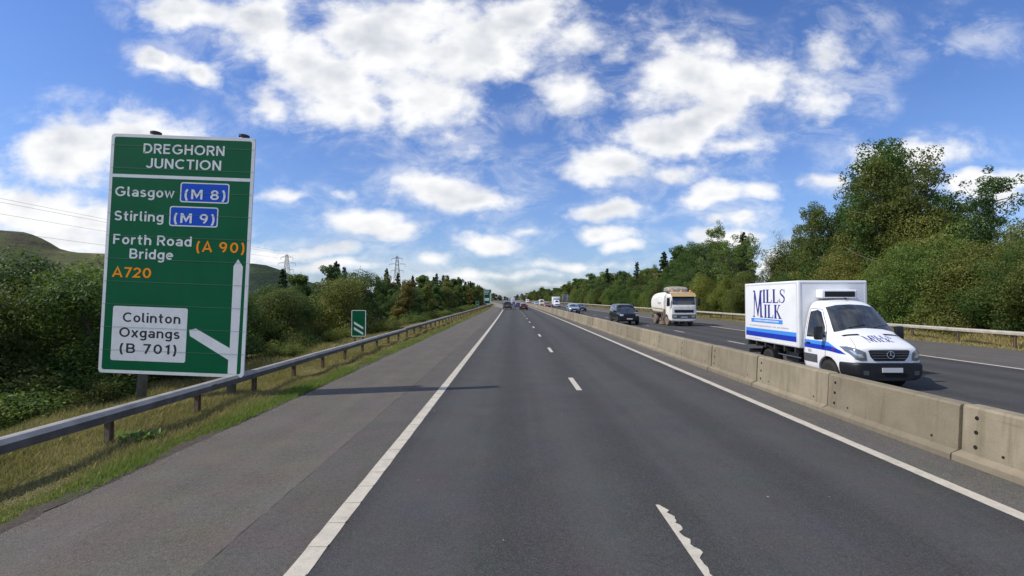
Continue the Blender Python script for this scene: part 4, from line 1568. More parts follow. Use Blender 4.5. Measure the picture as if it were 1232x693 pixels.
# broad-leaved weed by the second post
def weed(x, y):
    root = tag(empty('dock_weed', (x, y, gz(x, y))), 'bright green broad-leaved weed in the grass beside a rail post', 'weed')
    r2 = random.Random(3)
    for k in range(46):
        a = r2.uniform(0, 6.28)
        L = r2.uniform(.14, .28)
        w = L * .34
        e = r2.uniform(.5, 1.2)
        ox, oy = r2.gauss(0, .2), r2.gauss(0, .14)
        ca, sa = math.cos(a), math.sin(a)
        pts = []
        for (t, s) in ((0, 0), (.45, 1), (1, 0), (.45, -1)):
            z = .02 + L * math.sin(e) * t * (1 - .35 * t) + .03 * (1 - abs(s))
            pts.append((ox + ca * L * t * math.cos(e) - sa * w * s, oy + sa * L * t * math.cos(e) + ca * w * s, z))
        MB().add(pts, [(0, 1, 2, 3)]).build('leaf', MATS['weed_leaf'], root)


weed(-6.55, 8.15)
# ------------------------------------------------------------------ vehicles
def lerp(a, b, t):
    return a + (b - a) * t


def evaluated(me, mods):
    """mesh with modifiers applied"""
    ob = bpy.data.objects.new('temp', me)
    col.objects.link(ob)
    extra = []
    for typ, kw in mods:
        md = ob.modifiers.new(typ, typ)
        for k, v in kw.items():
            setattr(md, k, v)
            if k == 'object': extra.append(v)
    dg = bpy.context.evaluated_depsgraph_get()
    dg.update()
    out = bpy.data.meshes.new_from_object(ob.evaluated_get(dg))
    for x in [ob] + extra:
        bpy.data.objects.remove(x)
    return out


def loft(name, secs, m, levels=2):
    """secs: [(y, [(x, z) half outline, bottom middle to top middle])]"""
    n = len(secs[0][1])
    ring = 2 * n - 2
    vs_, fs = [], []
    for (y, h) in secs:
        vs_ += [(p[0], y, p[1]) for p in h] + [(-p[0], y, p[1]) for p in h[-2:0:-1]]
    for i in range(len(secs) - 1):
        for k in range(ring):
            j = (k + 1) % ring
            fs.append((i * ring + k, i * ring + j, (i + 1) * ring + j, (i + 1) * ring + k))
    mir = lambda k: k if k in (0, n - 1) else ring - k
    for b, flip in ((0, False), ((len(secs) - 1) * ring, True)):
        for k in range(n - 1):
            q = [k, k + 1, mir(k + 1), mir(k)]
            q = [b + i for i in dict.fromkeys(q)]
            fs.append(tuple(q[::-1] if flip else q))
    mb = MB()
    mb.add(vs_, fs)
    me = mb.mesh(name, MATS[m], True)
    return evaluated(me, [('SUBSURF', dict(levels=levels, render_levels=levels))]) if levels else me


def bvh_of(me):
    return BVHTree.FromPolygons([v.co for v in me.vertices], [tuple(p.vertices) for p in me.polygons])


DIRS = {'x-': Vector((1, 0, 0)), 'x+': Vector((-1, 0, 0)), 'y-': Vector((0, 1, 0)), 'y+': Vector((0, -1, 0)), 'z+': Vector((0, 0, -1))}


def proj(bvh, side, p, off):
    d = DIRS[side]
    o = {'x': Vector((0, p[0], p[1])), 'y': Vector((p[0], 0, p[1])), 'z': Vector((p[0], p[1], 0))}[side[0]] - d * 20
    hit, nrm, _, _ = bvh.ray_cast(o, d)
    if hit is None:
        hit, nrm, _, _ = bvh.find_nearest(o + d * 20)
    if nrm.dot(d) > 0: nrm = -nrm
    return hit + (nrm * .6 - d * .4).normalized() * off


def skin(name, bvh, side, poly, m, parent, off=.006, cuts=2):
    """a panel lying on the bodywork: outline given in the view from one side"""
    bm = bmesh.new()
    vs_ = [bm.verts.new((p[0], p[1], 0)) for p in poly]
    bm.faces.new(vs_)
    for _ in range(cuts):
        bmesh.ops.triangulate(bm, faces=bm.faces)
        bmesh.ops.subdivide_edges(bm, edges=bm.edges, cuts=1)
    bmesh.ops.triangulate(bm, faces=bm.faces)
    for v in bm.verts:
        v.co = proj(bvh, side, v.co, off)
    me = bpy.data.meshes.new(name)
    bm.to_mesh(me)
    bm.free()
    me.polygons.foreach_set('use_smooth', [True] * len(me.polygons))
    me.materials.append(MATS[m])
    return link(bpy.data.objects.new(name, me), parent)


def skin_geo(name, bvh, side, vs_, fs, m, parent, off=.008):
    me = bpy.data.meshes.new(name)
    me.from_pydata([proj(bvh, side, v, off + (v[2] if len(v) > 2 else 0)) for v in vs_], [], fs)
    me.materials.append(MATS[m])
    return link(bpy.data.objects.new(name, me), parent)


def seam(bvh, side, pts, w, m, parent, name='panel_gap'):
    """thin dark gap between panels along a polyline"""
    vs_, fs = [], []
    P = []
    for a, b in zip(pts[:-1], pts[1:]):
        n = max(2, int(math.hypot(b[0] - a[0], b[1] - a[1]) / .06))
        P += [(lerp(a[0], b[0], k / n), lerp(a[1], b[1], k / n)) for k in range(n)]
    P.append(pts[-1])
    for i, p in enumerate(P):
        q, r = P[max(0, i - 1)], P[min(len(P) - 1, i + 1)]
        dx, dy = r[0] - q[0], r[1] - q[1]
        L = math.hypot(dx, dy) or 1
        vs_ += [(p[0] - dy / L * w / 2, p[1] + dx / L * w / 2), (p[0] + dy / L * w / 2, p[1] - dx / L * w / 2)]
        if i: fs.append((2 * i - 2, 2 * i - 1, 2 * i + 1, 2 * i))
    return skin_geo(name, bvh, side, vs_, fs, m, parent, .004)


def wheel(parent, x, y, r, w, s, tyre='tyre', rim='rim_alloy'):
    """s = -1 when the outer face looks to -x"""
    t = MB().lathe([(-w / 2 * s * -1, r * .62), (w / 2 * s * .94, r * .62), (w / 2 * s, r * .68), (w / 2 * s, r * .9), (w / 2 * s * .8, r * .985), (0, r), (-w / 2 * s * .8, r * .985), (-w / 2 * s, r * .9)][1:], 'x', 24)
    o = t.build('wheel', MATS[tyre], parent, True)
    o.location = (x, y, r)
    h = MB().lathe([(w / 2 * s * .3, r * .63), (w / 2 * s * .92, r * .63), (w / 2 * s * .8, r * .5), (w / 2 * s * .7, r * .3), (w / 2 * s * .9, r * .22), (w / 2 * s * .9, r * .02)], 'x', 20)
    for k in range(5):
        a = k * 1.2566
        h.add([(w / 2 * s * .93, r * (.18 * math.cos(a + da) + dr * math.cos(a)), r * (.18 * math.sin(a + da) + dr * math.sin(a))) for da, dr in ((1.57, .0), (-1.57, 0), (-1.2, .42), (1.2, .42))], [(0, 1, 2, 3)])
    h.build('rim', MATS[rim], o)
    return o


def sec(y, zb, hw, zbelt, ztop, hwt):
    return (y, [(0, zb), (hw * .85, zb), (hw * .97, zb + .09), (hw, zb + .5 * (zbelt - zb)), (hw * .965, zbelt),
                (lerp(hw * .95, hwt, .5), lerp(zbelt, ztop, .5)), (hwt, zbelt + (ztop - zbelt) * .9), (hwt * .75, ztop), (0, ztop + .015)])


CARS = {
    'offroader': dict(L=4.75, r=.39, ax=(.93, 3.7), secs=[(0, .42, .82, .86, 1.0, .74), (.06, .34, .93, .94, 1.1, .84), (.4, .3, .98, 1.04, 1.17, .88), (1.15, .3, 1.0, 1.08, 1.21, .9), (1.4, .3, 1.0, 1.1, 1.56, .86), (1.66, .3, 1.0, 1.12, 1.87, .8),
                      (2.1, .3, 1.0, 1.14, 1.95, .8), (3.6, .3, 1.0, 1.15, 1.96, .8), (4.45, .32, .99, 1.14, 1.93, .79), (4.66, .36, .97, 1.1, 1.86, .77), (4.75, .42, .9, 1.05, 1.5, .76)],
                      ws=[(-.78, 1.26), (.78, 1.26), (.7, 1.83), (-.7, 1.83)], rw=[(-.66, 1.2), (.66, 1.2), (.62, 1.75), (-.62, 1.75)],
                      sw=[[(1.55, 1.2), (2.45, 1.2), (2.45, 1.8), (1.9, 1.8)], [(2.52, 1.2), (3.3, 1.2), (3.3, 1.8), (2.52, 1.8)], [(3.45, 1.25), (4.3, 1.25), (4.3, 1.78), (3.45, 1.78)]],
                      hl=[(.56, .86), (.86, .86), (.86, 1.02), (.56, 1.02)], gr=[(-.5, .84), (.5, .84), (.5, 1.02), (-.5, 1.02)], bump=(.36, .74), tl=[(.7, .85), (.88, .85), (.88, 1.15), (.7, 1.15)]),
    'suv': dict(L=4.6, r=.36, ax=(.9, 3.6), secs=[(0, .4, .74, .74, .82, .66), (.07, .3, .87, .82, .94, .78), (.5, .27, .93, .94, 1.04, .82), (1.1, .26, .94, 1.0, 1.12, .84), (1.45, .26, .94, 1.02, 1.42, .76), (1.85, .26, .94, 1.04, 1.64, .66),
                (2.4, .26, .94, 1.05, 1.70, .66), (3.4, .26, .94, 1.06, 1.69, .66), (4.1, .28, .93, 1.06, 1.62, .63), (4.45, .32, .9, 1.04, 1.3, .66), (4.6, .4, .82, .98, 1.08, .68)],
                ws=[(-.72, 1.16), (.72, 1.16), (.58, 1.6), (-.58, 1.6)], rw=[(-.6, 1.14), (.6, 1.14), (.52, 1.55), (-.52, 1.55)],
                sw=[[(1.5, 1.1), (2.55, 1.1), (2.55, 1.58), (2.1, 1.56)], [(2.62, 1.1), (3.5, 1.1), (3.5, 1.58), (2.62, 1.58)], [(3.58, 1.14), (4.1, 1.2), (3.9, 1.5), (3.58, 1.56)]],
                hl=[(.46, .74), (.8, .78), (.82, .9), (.48, .86)], gr=[(-.42, .62), (.42, .62), (.44, .84), (-.44, .84)], bump=(.34, .58), tl=[(.55, .9), (.82, .9), (.82, 1.05), (.55, 1.05)]),
    'hatch': dict(L=4.2, r=.32, ax=(.85, 3.4), secs=[(0, .32, .68, .6, .66, .6), (.07, .22, .82, .68, .78, .72), (.5, .2, .88, .8, .9, .76), (1.0, .2, .89, .88, .98, .78), (1.4, .2, .89, .9, 1.24, .7), (1.85, .2, .89, .92, 1.43, .6),
                  (2.4, .2, .89, .93, 1.48, .6), (3.2, .2, .89, .94, 1.46, .59), (3.75, .22, .88, .94, 1.36, .57), (4.08, .26, .85, .92, 1.08, .62), (4.2, .32, .78, .86, .94, .64)],
                  ws=[(-.66, 1.0), (.66, 1.0), (.53, 1.38), (-.53, 1.38)], rw=[(-.56, 1.02), (.56, 1.02), (.47, 1.34), (-.47, 1.34)],
                  sw=[[(1.4, .97), (2.35, .97), (2.35, 1.38), (2.0, 1.36)], [(2.42, .97), (3.5, 1.0), (3.3, 1.34), (2.42, 1.38)]],
                  hl=[(.42, .58), (.76, .62), (.78, .74), (.46, .7)], gr=[(-.38, .48), (.38, .48), (.4, .62), (-.4, .62)], bump=(.26, .44), tl=[(.52, .78), (.78, .78), (.78, .98), (.56, .98)]),
    'van': dict(L=5.2, r=.34, ax=(.95, 4.1), secs=[(0, .36, .76, .85, .95, .7), (.08, .28, .9, .92, 1.08, .8), (.5, .26, .96, 1.05, 1.26, .84), (.95, .26, .97, 1.1, 1.45, .84), (1.3, .26, .97, 1.12, 1.85, .8), (1.65, .26, .97, 1.15, 2.15, .78),
                (2.1, .26, .97, 1.2, 2.3, .78), (4.2, .26, .97, 1.2, 2.32, .78), (5.05, .28, .96, 1.2, 2.28, .76), (5.2, .34, .92, 1.15, 2.2, .72)],
                ws=[(-.74, 1.45), (.74, 1.45), (.64, 2.08), (-.64, 2.08)], rw=[(-.6, 1.4), (.6, 1.4), (.56, 2.0), (-.56, 2.0)], sw=[[(1.35, 1.25), (2.2, 1.25), (2.2, 2.0), (1.75, 2.0), (1.45, 1.6)]],
                hl=[(.5, .8), (.84, .84), (.86, 1.0), (.52, .96)], gr=[(-.45, .72), (.45, .72), (.47, .92), (-.47, .92)], bump=(.3, .6), tl=[(.76, .8), (.9, .8), (.9, 1.2), (.76, 1.2)]),
}


def car(kind, paint, xr, y, label, name, cat, group, oncoming=True, roof=None):
    C = CARS[kind]
    root = tag(empty(name, (xr + xc(y), y, 0), (0 if oncoming else math.pi) + math.atan(1.06e-4 * max(0, y))), label, cat, group)
    body = loft('body', [sec(a, *b) for a, *b in C['secs']], paint)
    dy = -C['L'] / 2
    bv = bvh_of(body)
    bo = link(bpy.data.objects.new('body', body), root)
    bo.location = (0, dy, 0)

    def sk(nm, side, poly, m, off=.006, cuts=2):
        o = skin(nm, bv, side, poly, m, root, off, cuts)
        o.location = (0, dy, 0)
        return o
    sk('windscreen', 'y-', C['ws'], 'glass_screen')
    sk('rear_window', 'y+', C['rw'], 'glass_dark')
    for s in ('x-', 'x+'):
        for w in C['sw']:
            sk('side_window', s, w, 'glass_dark')
    for s in (-1, 1):
        sk('headlight', 'y-', [(s * p[0], p[1]) for p in C['hl']], 'lamp_clear', .008)
        sk('tail_light', 'y+', [(s * p[0], p[1]) for p in C['tl']], 'lamp_red', .008)
    sk('grille', 'y-', C['gr'], 'black_plastic', .007)
    b0, b1 = C['bump']
    hwid = C['secs'][1][2] * .93
    sk('bumper', 'y-', [(-hwid, b0), (hwid, b0), (hwid, b1), (-hwid, b1)], 'black_plastic', .005, 3)
    sk('bumper', 'y+', [(-hwid, b0), (hwid, b0), (hwid, b1 * .85), (-hwid, b1 * .85)], 'black_plastic', .005, 3)
    zp = (b0 + b1) / 2 + .04
    MB().box(-.26, .26, -.035, -.02, zp - .055, zp + .055).build('number_plate', MATS['plate_white'], root).location = (0, dy, 0)
    MB().box(-.26, .26, .02, .035, zp + .2, zp + .31).build('number_plate', MATS['plate_yellow'], root).location = (0, -dy, 0)
    hw_ = C['secs'][4][2]
    for ya in C['ax']:
        for s in (-1, 1):
            disc = [(ya + C['r'] * 1.17 * math.cos(k * .2618), C['r'] + C['r'] * 1.17 * math.sin(k * .2618)) for k in range(24)]
            disc = [(a, max(b, C['secs'][3][1] + .02)) for a, b in disc]
            sk('wheel_arch', 'x-' if s < 0 else 'x+', disc, 'hole_black', .004, 1)
            wheel(root, s * (hw_ - .07), ya + dy, C['r'], .22, s)
    wsz = C['ws'][0][1]
    ym = C['sw'][0][0][0]
    for s in (-1, 1):
        MB().box(s * hw_ * .95, s * (hw_ + .18), ym - .02, ym + .1, wsz - .08, wsz + .09).build('wing_mirror', MATS['black_plastic'], root, bevel=.03).location = (0, dy, 0)
    if roof: roof(root, dy)
    return root


def roof_rack(root, dy):
    m = MB()
    for s in (-1, 1):
        m.tube([(s * .7, 1.9, 1.98), (s * .7, 4.2, 1.99)], .02, 6)
    m.build('roof_rail', MATS['black_plastic'], root).location = (0, dy, 0)


ONC = 'oncoming vehicles beyond the barrier'
car('offroader', 'car_black', 10.85, 46.2, 'black boxy off-road car driving ahead of the sweeper lorry', 'off_road_car', 'car', ONC, True, roof_rack)
car('suv', 'car_silver_blue', 10.3, 80, 'silver-blue car behind the black off-road car', 'car', 'car', ONC)
car('hatch', 'car_navy', 13.9, 95, 'dark blue car in the far lane just behind the silver-blue car', 'car', 'car', ONC)
car('hatch', 'car_maroon', 9.9, 131, 'maroon car in the distance in front of a cream van', 'car', 'car', ONC)
car('van', 'car_cream', 9.9, 150, 'cream van close behind the maroon car', 'van', 'van', ONC)
car('hatch', 'car_lightblue', 9.6, 172, 'pale blue car behind the cream van', 'car', 'car', ONC)
car('hatch', 'car_red', 9.8, 190, 'bright red car among the farthest oncoming traffic', 'car', 'car', ONC)
car('van', 'car_white', 11.0, 262, 'small white van far down the oncoming lanes near the vanishing point', 'van', 'van', ONC)
SAME = 'vehicles driving away ahead'
car('offroader', 'car_grey', -1.0, 112, 'grey four by four driving away in the left lane', 'off_road_car', 'car', SAME, False)
car('hatch', 'car_darkred', 2.65, 105, 'dark red hatchback driving away in the right lane', 'car', 'car', SAME, False)
car('hatch', 'car_blue', 2.1, 138, 'blue car half hidden ahead of the dark red hatchback', 'car', 'car', SAME, False)
car('hatch', 'car_white', .4, 190, 'white car far ahead between the two lanes of traffic', 'car', 'car', SAME, False)


def far_box_truck(xr, y, label, oncoming=True, m='white_box'):
    root = tag(empty('box_van', (xr + xc(y), y, 0), 0 if oncoming else math.pi), label, 'van', ONC if oncoming else SAME)
    cab = loft('cab', [sec(a, *b) for a, *b in [(0, .4, .78, .9, 1.0, .7), (.1, .3, .94, .96, 1.15, .82), (.6, .28, .98, 1.1, 1.38, .85), (1.0, .28, .98, 1.15, 1.8, .8), (1.4, .28, .98, 1.18, 2.15, .76), (2.1, .28, .98, 1.2, 2.25, .76)]], 'white_paint')
    bv = bvh_of(cab)
    link(bpy.data.objects.new('cab', cab), root)
    skin('windscreen', bv, 'y-', [(-.76, 1.42), (.76, 1.42), (.64, 2.05), (-.64, 2.05)], 'glass_screen', root)
    for s in ('x-', 'x+'):
        skin('side_window', bv, s, [(1.05, 1.25), (1.95, 1.25), (1.95, 1.95), (1.45, 1.95)], 'glass_dark', root)
    skin('grille', bv, 'y-', [(-.5, .75), (.5, .75), (.5, 1.0), (-.5, 1.0)], 'black_plastic', root)
    for s in (-1, 1):
        skin('headlight', bv, 'y-', [(s * .55, .82), (s * .85, .84), (s * .85, 1.0), (s * .55, .98)], 'lamp_clear', root, .008)
    MB().box(-1.08, 1.08, 2.12, 5.9, .85, 3.1).build('cargo_box', MATS[m], root, bevel=.05)
    MB().box(-1.0, 1.0, 1.5, 2.1, 2.3, 3.0).build('roof_fairing', MATS['white_paint'], root, bevel=.15)
    MB().box(-.45, .45, 1.6, 5.8, .45, .84).build('chassis', MATS['chassis'], root)
    for ya in (.95, 4.6):
        for s in (-1, 1):
            wheel(root, s * .88, ya, .36, .24, s)
    return root


far_box_truck(13.6, 138, 'white box lorry in the distance to the right of the maroon car')
far_box_truck(2.3, 240, 'distant white box van ahead above the dark red hatchback', False)


# ------------------------------------------------------------------ serif letters for the milk van
def serif(ch):
    """outline pieces in a unit-high cell; returns (polygons, width)"""
    t, h, s = .19, .062, .07     # thick stroke, thin stroke, serif overhang
    rect = lambda a, b, c, d: [(a, c), (b, c), (b, d), (a, d)]
    def foot(x0, x1, z, up=True):
        k = .045 if up else -.045
        return [(x0 - s, z), (x1 + s, z), (x1 + s, z + k), (x0 - s, z + k)]
    if ch == 'I':
        return [rect(s, s + t, .045, .955), foot(s, s + t, 0), foot(s, s + t, 1, False)], t + 2 * s
    if ch == 'L':
        return [rect(s, s + t, .045, .955), foot(s, s + t, 1, False), [(0, 0), (.62, 0), (.66, .24), (.615, .24), (.56, .06), (0, .06)]], .66
    if ch == 'K':
        return [rect(s, s + t, .045, .955), foot(s, s + t, 0), foot(s, s + t, 1, False), [(s + t - .01, .46), (s + t + .07, .5), (.62, .955), (.54, .955)], rect(.46, .7, .955, 1),
                [(s + t + .02, .52), (s + t + .14, .58), (.76, .045), (.56, .045)], rect(.5, .84, 0, .045)], .84
    if ch == 'M':
        w = 1.12
        return [[(.1, .045), (.1 + h, .045), (.2 + h, .955), (.16, .955)], [(w - .1 - t, .045), (w - .1, .045), (w - .16, .955), (w - .17 - t * .7, .955)],
                [(.12, 1), (.27, 1), (.6, .2), (.55, .03)], [(w - .3, 1), (w - .1, 1), (.6, .03), (.55, .03), (.545, .15)], rect(.02, .22, 0, .045), rect(w - .28, w, 0, .045), rect(.05, .2, .955, 1), rect(w - .22, w - .04, .955, 1)], w
    if ch == 'S':
        outer, inner = [], []
        cpts = [(.53, .78), (.5, .9), (.36, .965), (.22, .94), (.13, .83), (.14, .70), (.26, .59), (.42, .49), (.53, .37), (.53, .20), (.42, .07), (.27, .03), (.12, .08), (.07, .24)]
        wd = [.02, .03, .045, .06, .085, .1, .12, .125, .12, .1, .07, .045, .03, .02]
        n = len(cpts)
        for i, p in enumerate(cpts):
            a, b = cpts[max(0, i - 1)], cpts[min(n - 1, i + 1)]
            dx, dz = b[0] - a[0], b[1] - a[1]
            L = math.hypot(dx, dz)
            outer.append((p[0] - dz / L * wd[i] * .55, p[1] + dx / L * wd[i] * .55))
            inner.append((p[0] + dz / L * wd[i] * .55, p[1] - dx / L * wd[i] * .55))
        return [[outer[i], outer[i + 1], inner[i + 1], inner[i]] for i in range(n - 1)] + [rect(.52, .56, .7, .98), rect(.04, .08, .02, .32)], .6
    return [], .3


def logo(scale):
    """MILLS over MILK with one tall M, unit cell 1.0 high; list of polygons"""
    out = []

    def word(s, x, z, h):
        for ch in s:
            ps, w = serif(ch)
            out.extend([[(x + p[0] * h, z + p[1] * h) for p in q] for q in ps])
            x += w * h + .07 * h
        return x
    ps, w = serif('M')
    out.extend([[(p[0] * .52, p[1] * .98) for p in q] for q in ps])
    x1 = word('ILLS', .585, .53, .47)
    x2 = word('ILK', .655, 0, .47)
    return [[(p[0] * scale, p[1] * scale) for p in q] for q in out], max(x1, x2) * scale


def polys_to_geo(polys, cuts=0):
    bm = bmesh.new()
    for k, q in enumerate(polys):
        vs_ = [bm.verts.new((p[0], p[1], k % 5 * .0003)) for p in q]
        bm.faces.new(vs_)
    bmesh.ops.triangulate(bm, faces=bm.faces)
    for _ in range(cuts):
        bmesh.ops.subdivide_edges(bm, edges=bm.edges, cuts=1)
        bmesh.ops.triangulate(bm, faces=bm.faces)
    bm.verts.index_update()
    g = [v.co.copy() for v in bm.verts], [tuple(v.index for v in f.verts) for f in bm.faces]
    bm.free()
    return g


# ------------------------------------------------------------------ the milk van
def milk_van(x, y):
    root = tag(empty('delivery_van', (x, y, 0)), 'white refrigerated milk delivery van with blue stripes beyond the concrete barrier', 'van', ONC)
    S = [(0.00, [(0, .34), (.66, .34), (.76, .45), (.79, .65), (.78, .86), (.74, .99), (.66, 1.07), (.48, 1.10), (0, 1.12)]),
         (.10, [(0, .27), (.78, .27), (.89, .42), (.92, .65), (.91, .90), (.87, 1.06), (.78, 1.16), (.55, 1.21), (0, 1.24)]),
         (.42, [(0, .25), (.88, .25), (.97, .42), (.985, .68), (.98, .98), (.94, 1.16), (.85, 1.28), (.6, 1.34), (0, 1.38)]),
         (.80, [(0, .25), (.90, .25), (.985, .42), (1.0, .70), (.99, 1.06), (.96, 1.26), (.88, 1.41), (.64, 1.48), (0, 1.54)]),
         (.90, [(0, .25), (.90, .25), (.985, .42), (1.0, .70), (.99, 1.10), (.955, 1.32), (.87, 1.52), (.64, 1.60), (0, 1.66)]),
         (1.18, [(0, .25), (.90, .25), (.985, .42), (1.0, .70), (.99, 1.18), (.94, 1.47), (.83, 1.84), (.63, 1.93), (0, 1.98)]),
         (1.46, [(0, .25), (.90, .25), (.985, .42), (1.0, .70), (.99, 1.20), (.93, 1.60), (.80, 2.14), (.63, 2.25), (0, 2.29)]),
         (1.68, [(0, .25), (.90, .25), (.985, .42), (1.0, .70), (.99, 1.21), (.925, 1.63), (.79, 2.25), (.62, 2.38), (0, 2.42)]),
         (2.02, [(0, .25), (.90, .25), (.985, .42), (1.0, .70), (.99, 1.21), (.925, 1.63), (.79, 2.28), (.62, 2.41), (0, 2.45)]),
         (2.12, [(0, .26), (.89, .26), (.975, .43), (.99, .70), (.98, 1.21), (.915, 1.63), (.78, 2.27), (.61, 2.40), (0, 2.44)]),
         (2.15, [(0, .30), (.86, .30), (.94, .46), (.95, .72), (.95, 1.21), (.89, 1.62), (.76, 2.24), (.6, 2.37), (0, 2.41)])]
    cab = loft('cab', S, 'white_paint', 3)
    bv = bvh_of(cab)
    cut = bpy.data.objects.new('cutter', MB().lathe([(-1.3, .43), (1.3, .43)], 'x', 40, (0, .98, .37)).mesh('cutter'))
    col.objects.link(cut)
    cab = evaluated(cab, [('BOOLEAN', dict(operation='DIFFERENCE', solver='EXACT', object=cut))])
    link(bpy.data.objects.new('cab', cab), root)
    MB().lathe([(-.93, .425), (.93, .425)], 'x', 28, (0, .98, .37)).build('wheel_arch', MATS['hole_black'], root)
    # glass
    ws = [(-.86, 1.50), (-.5, 1.585), (0, 1.62), (.5, 1.585), (.86, 1.50), (.70, 2.20), (.4, 2.265), (0, 2.285), (-.4, 2.265), (-.70, 2.20)]
    wsc = skin('windscreen', bv, 'y-', ws, 'glass_screen', root, .007, 3)
    wip = MB()
    for s in (-.45, .25):
        a, b = proj(bv, 'y-', (s, 1.62), .02), proj(bv, 'y-', (s + .5, 1.70), .02)
        wip.tube([a, b], .009, 5)
    wip.build('wiper', MATS['black_plastic'], wsc)
    for s in ('x-', 'x+'):
        skin('side_window', bv, s, [(1.16, 1.32), (1.98, 1.30), (1.99, 2.06), (1.68, 2.12), (1.52, 2.06), (1.22, 1.62)], 'glass_dark', root, .006, 3)
        # door outline and handle
        seam(bv, s, [(1.10, .40), (1.08, 1.30), (1.16, 1.62), (1.52, 2.14), (2.04, 2.16), (2.06, .40)], .014, 'gap_dark', root)
        skin('door_handle', bv, s, [(1.76, 1.10), (1.94, 1.10), (1.94, 1.14), (1.76, 1.14)], 'black_plastic', root, .03, 1)
        # stripes and sill moulding
        skin('stripe', bv, s, [(.52, 1.02), (.9, 1.10), (2.08, 1.10), (2.08, 1.21), (1.0, 1.21)], 'stripe_light', root, .005, 3)
        skin('stripe', bv, s, [(.30, .93), (.52, .93), (.9, .96), (2.08, .97), (2.08, 1.10), (.9, 1.10), (.5, 1.025)], 'stripe_dark', root, .0055, 3)
        skin('side_moulding', bv, s, [(1.44, .56), (2.07, .56), (2.07, .80), (1.44, .80)], 'grey_plastic', root, .015, 2)
        skin('indicator', bv, s, [(.70, 1.0), (.80, 1.0), (.80, 1.035), (.70, 1.035)], 'lamp_red', root, .012, 1)
    skin('print', bv, 'x-', [(1.72, .84), (1.88, .84), (1.88, .93), (1.72, .93)], 'print_grey', root, .005, 1)
    # nose: bumper, grille, lamps
    B = [(a, [(px * 1.012 + (.006 if px else 0), pz) for px, pz in [(0, .27), (.70 * k, .27), (.85 * k, .34), (.895 * k, .48), (.905 * k, .60), (.90 * k, .71), (.84 * k, .755), (.5 * k, .74), (0, .73)]])
         for a, k in ((-.07, .80), (-.03, .93), (.10, 1.035), (.32, 1.085), (.52, 1.095), (.545, 1.09))]
    bu = loft('bumper', B, 'black_plastic', 2)
    bvb = bvh_of(bu)
    bo = link(bpy.data.objects.new('bumper', bu), root)
    skin('bumper_intake', bvb, 'y-', [(-.42, .36), (.42, .36), (.46, .47), (-.46, .47)], 'hole_black', bo, .004, 2)
    for s in (-1, 1):
        skin('fog_lamp', bvb, 'y-', [(s * .60, .42), (s * .74, .43), (s * .74, .54), (s * .60, .54)], 'grey_plastic', bo, .005, 1)
    MB().box(-.27, .27, -.10, -.083, .50, .62).build('number_plate', MATS['plate_white'], root)
    gp = [(-.40, .79), (.40, .79), (.50, .90), (.55, 1.06), (.50, 1.085), (-.50, 1.085), (-.55, 1.06), (-.50, .90)]
    gr = skin('grille', bv, 'y-', gp, 'black_plastic', root, .005, 3)
    for z in (.86, .93, 1.0, 1.06):
        w = lerp(.42, .52, (z - .82) / .25)
        sb = MB()
        P = [proj(bv, 'y-', (lerp(-w, w, k / 10), z), .018) for k in range(11)]
        sb.tube(P, .011, 5)
        sb.build('slat', MATS['grey_plastic'], gr)
    # round emblem with three spokes
    em = MB()
    c = proj(bv, 'y-', (0, .955), .036)
    ring = [(c.x + .095 * math.cos(k * math.pi / 12), c.y, c.z + .095 * math.sin(k * math.pi / 12)) for k in range(25)]
    em.tube(ring, .011, 6, False)
    for a in (90, 210, 330):
        em.tube([(c.x, c.y, c.z), (c.x + .09 * math.cos(R(a)), c.y, c.z + .09 * math.sin(R(a)))], [.016, .006], 5)
    em.build('emblem', MATS['chrome'], gr)
    for s in (-1, 1):
        hl = skin('headlight', bv, 'y-', [(s * .59, .80), (s * .74, .79), (s * .86, .83), (s * .945, 1.02), (s * .955, 1.13), (s * .90, 1.15), (s * .76, 1.09), (s * .62, 1.02)], 'lamp_lens', root, .008, 3)
        skin('reflector', bv, 'y-', [(s * .66, .87), (s * .78, .87), (s * .82, .97), (s * .70, .96)], 'lamp_clear', hl, .013, 2)
        skin('reflector', bv, 'y-', [(s * .81, .92), (s * .87, .95), (s * .91, 1.06), (s * .84, 1.03)], 'lamp_clear', hl, .013, 2)
        skin('bonnet_vent', bv, 'z+', [(s * .34, .60), (s * .76, .66), (s * .78, .73), (s * .34, .68)], 'black_plastic', root, .006, 2)
        # mirrors on arms
        mi = MB().box(s * 1.06, s * 1.28, 1.06, 1.18, 1.26, 1.66).build('wing_mirror', MATS['black_plastic'], root, bevel=.045)
        MB().tube([(s * .93, 1.2, 1.36), (s * 1.12, 1.13, 1.40)], .04, 6).build('mirror_arm', MATS['black_plastic'], mi)
        MB().box(s * 1.085, s * 1.255, 1.181, 1.186, 1.31, 1.61).build('mirror_glass', MATS['glass_dark'], mi)
    seam(bv, 'z+', [(-.80, .12), (-.66, .55)], .01, 'gap_dark', root)
    seam(bv, 'z+', [(.80, .12), (.66, .55)], .01, 'gap_dark', root)
    # bonnet logo
    pl, w = logo(.34)
    vs_, fs = polys_to_geo(pl, 1)
    skin_geo('bonnet_logo', bv, 'z+', [(p.x * 1.3 - w * .62, .22 + p.y, p.z) for p in vs_], fs, 'logo_blue', root, .005)
    # box body
    X, y0, y1, z0, z1 = 1.09, 2.20, 5.62, .90, 3.03
    MB().box(-X, X, y0, y1, z0, z1).build('cargo_box', MATS['white_box'], root, bevel=.045, seg=3)
    e = MB()
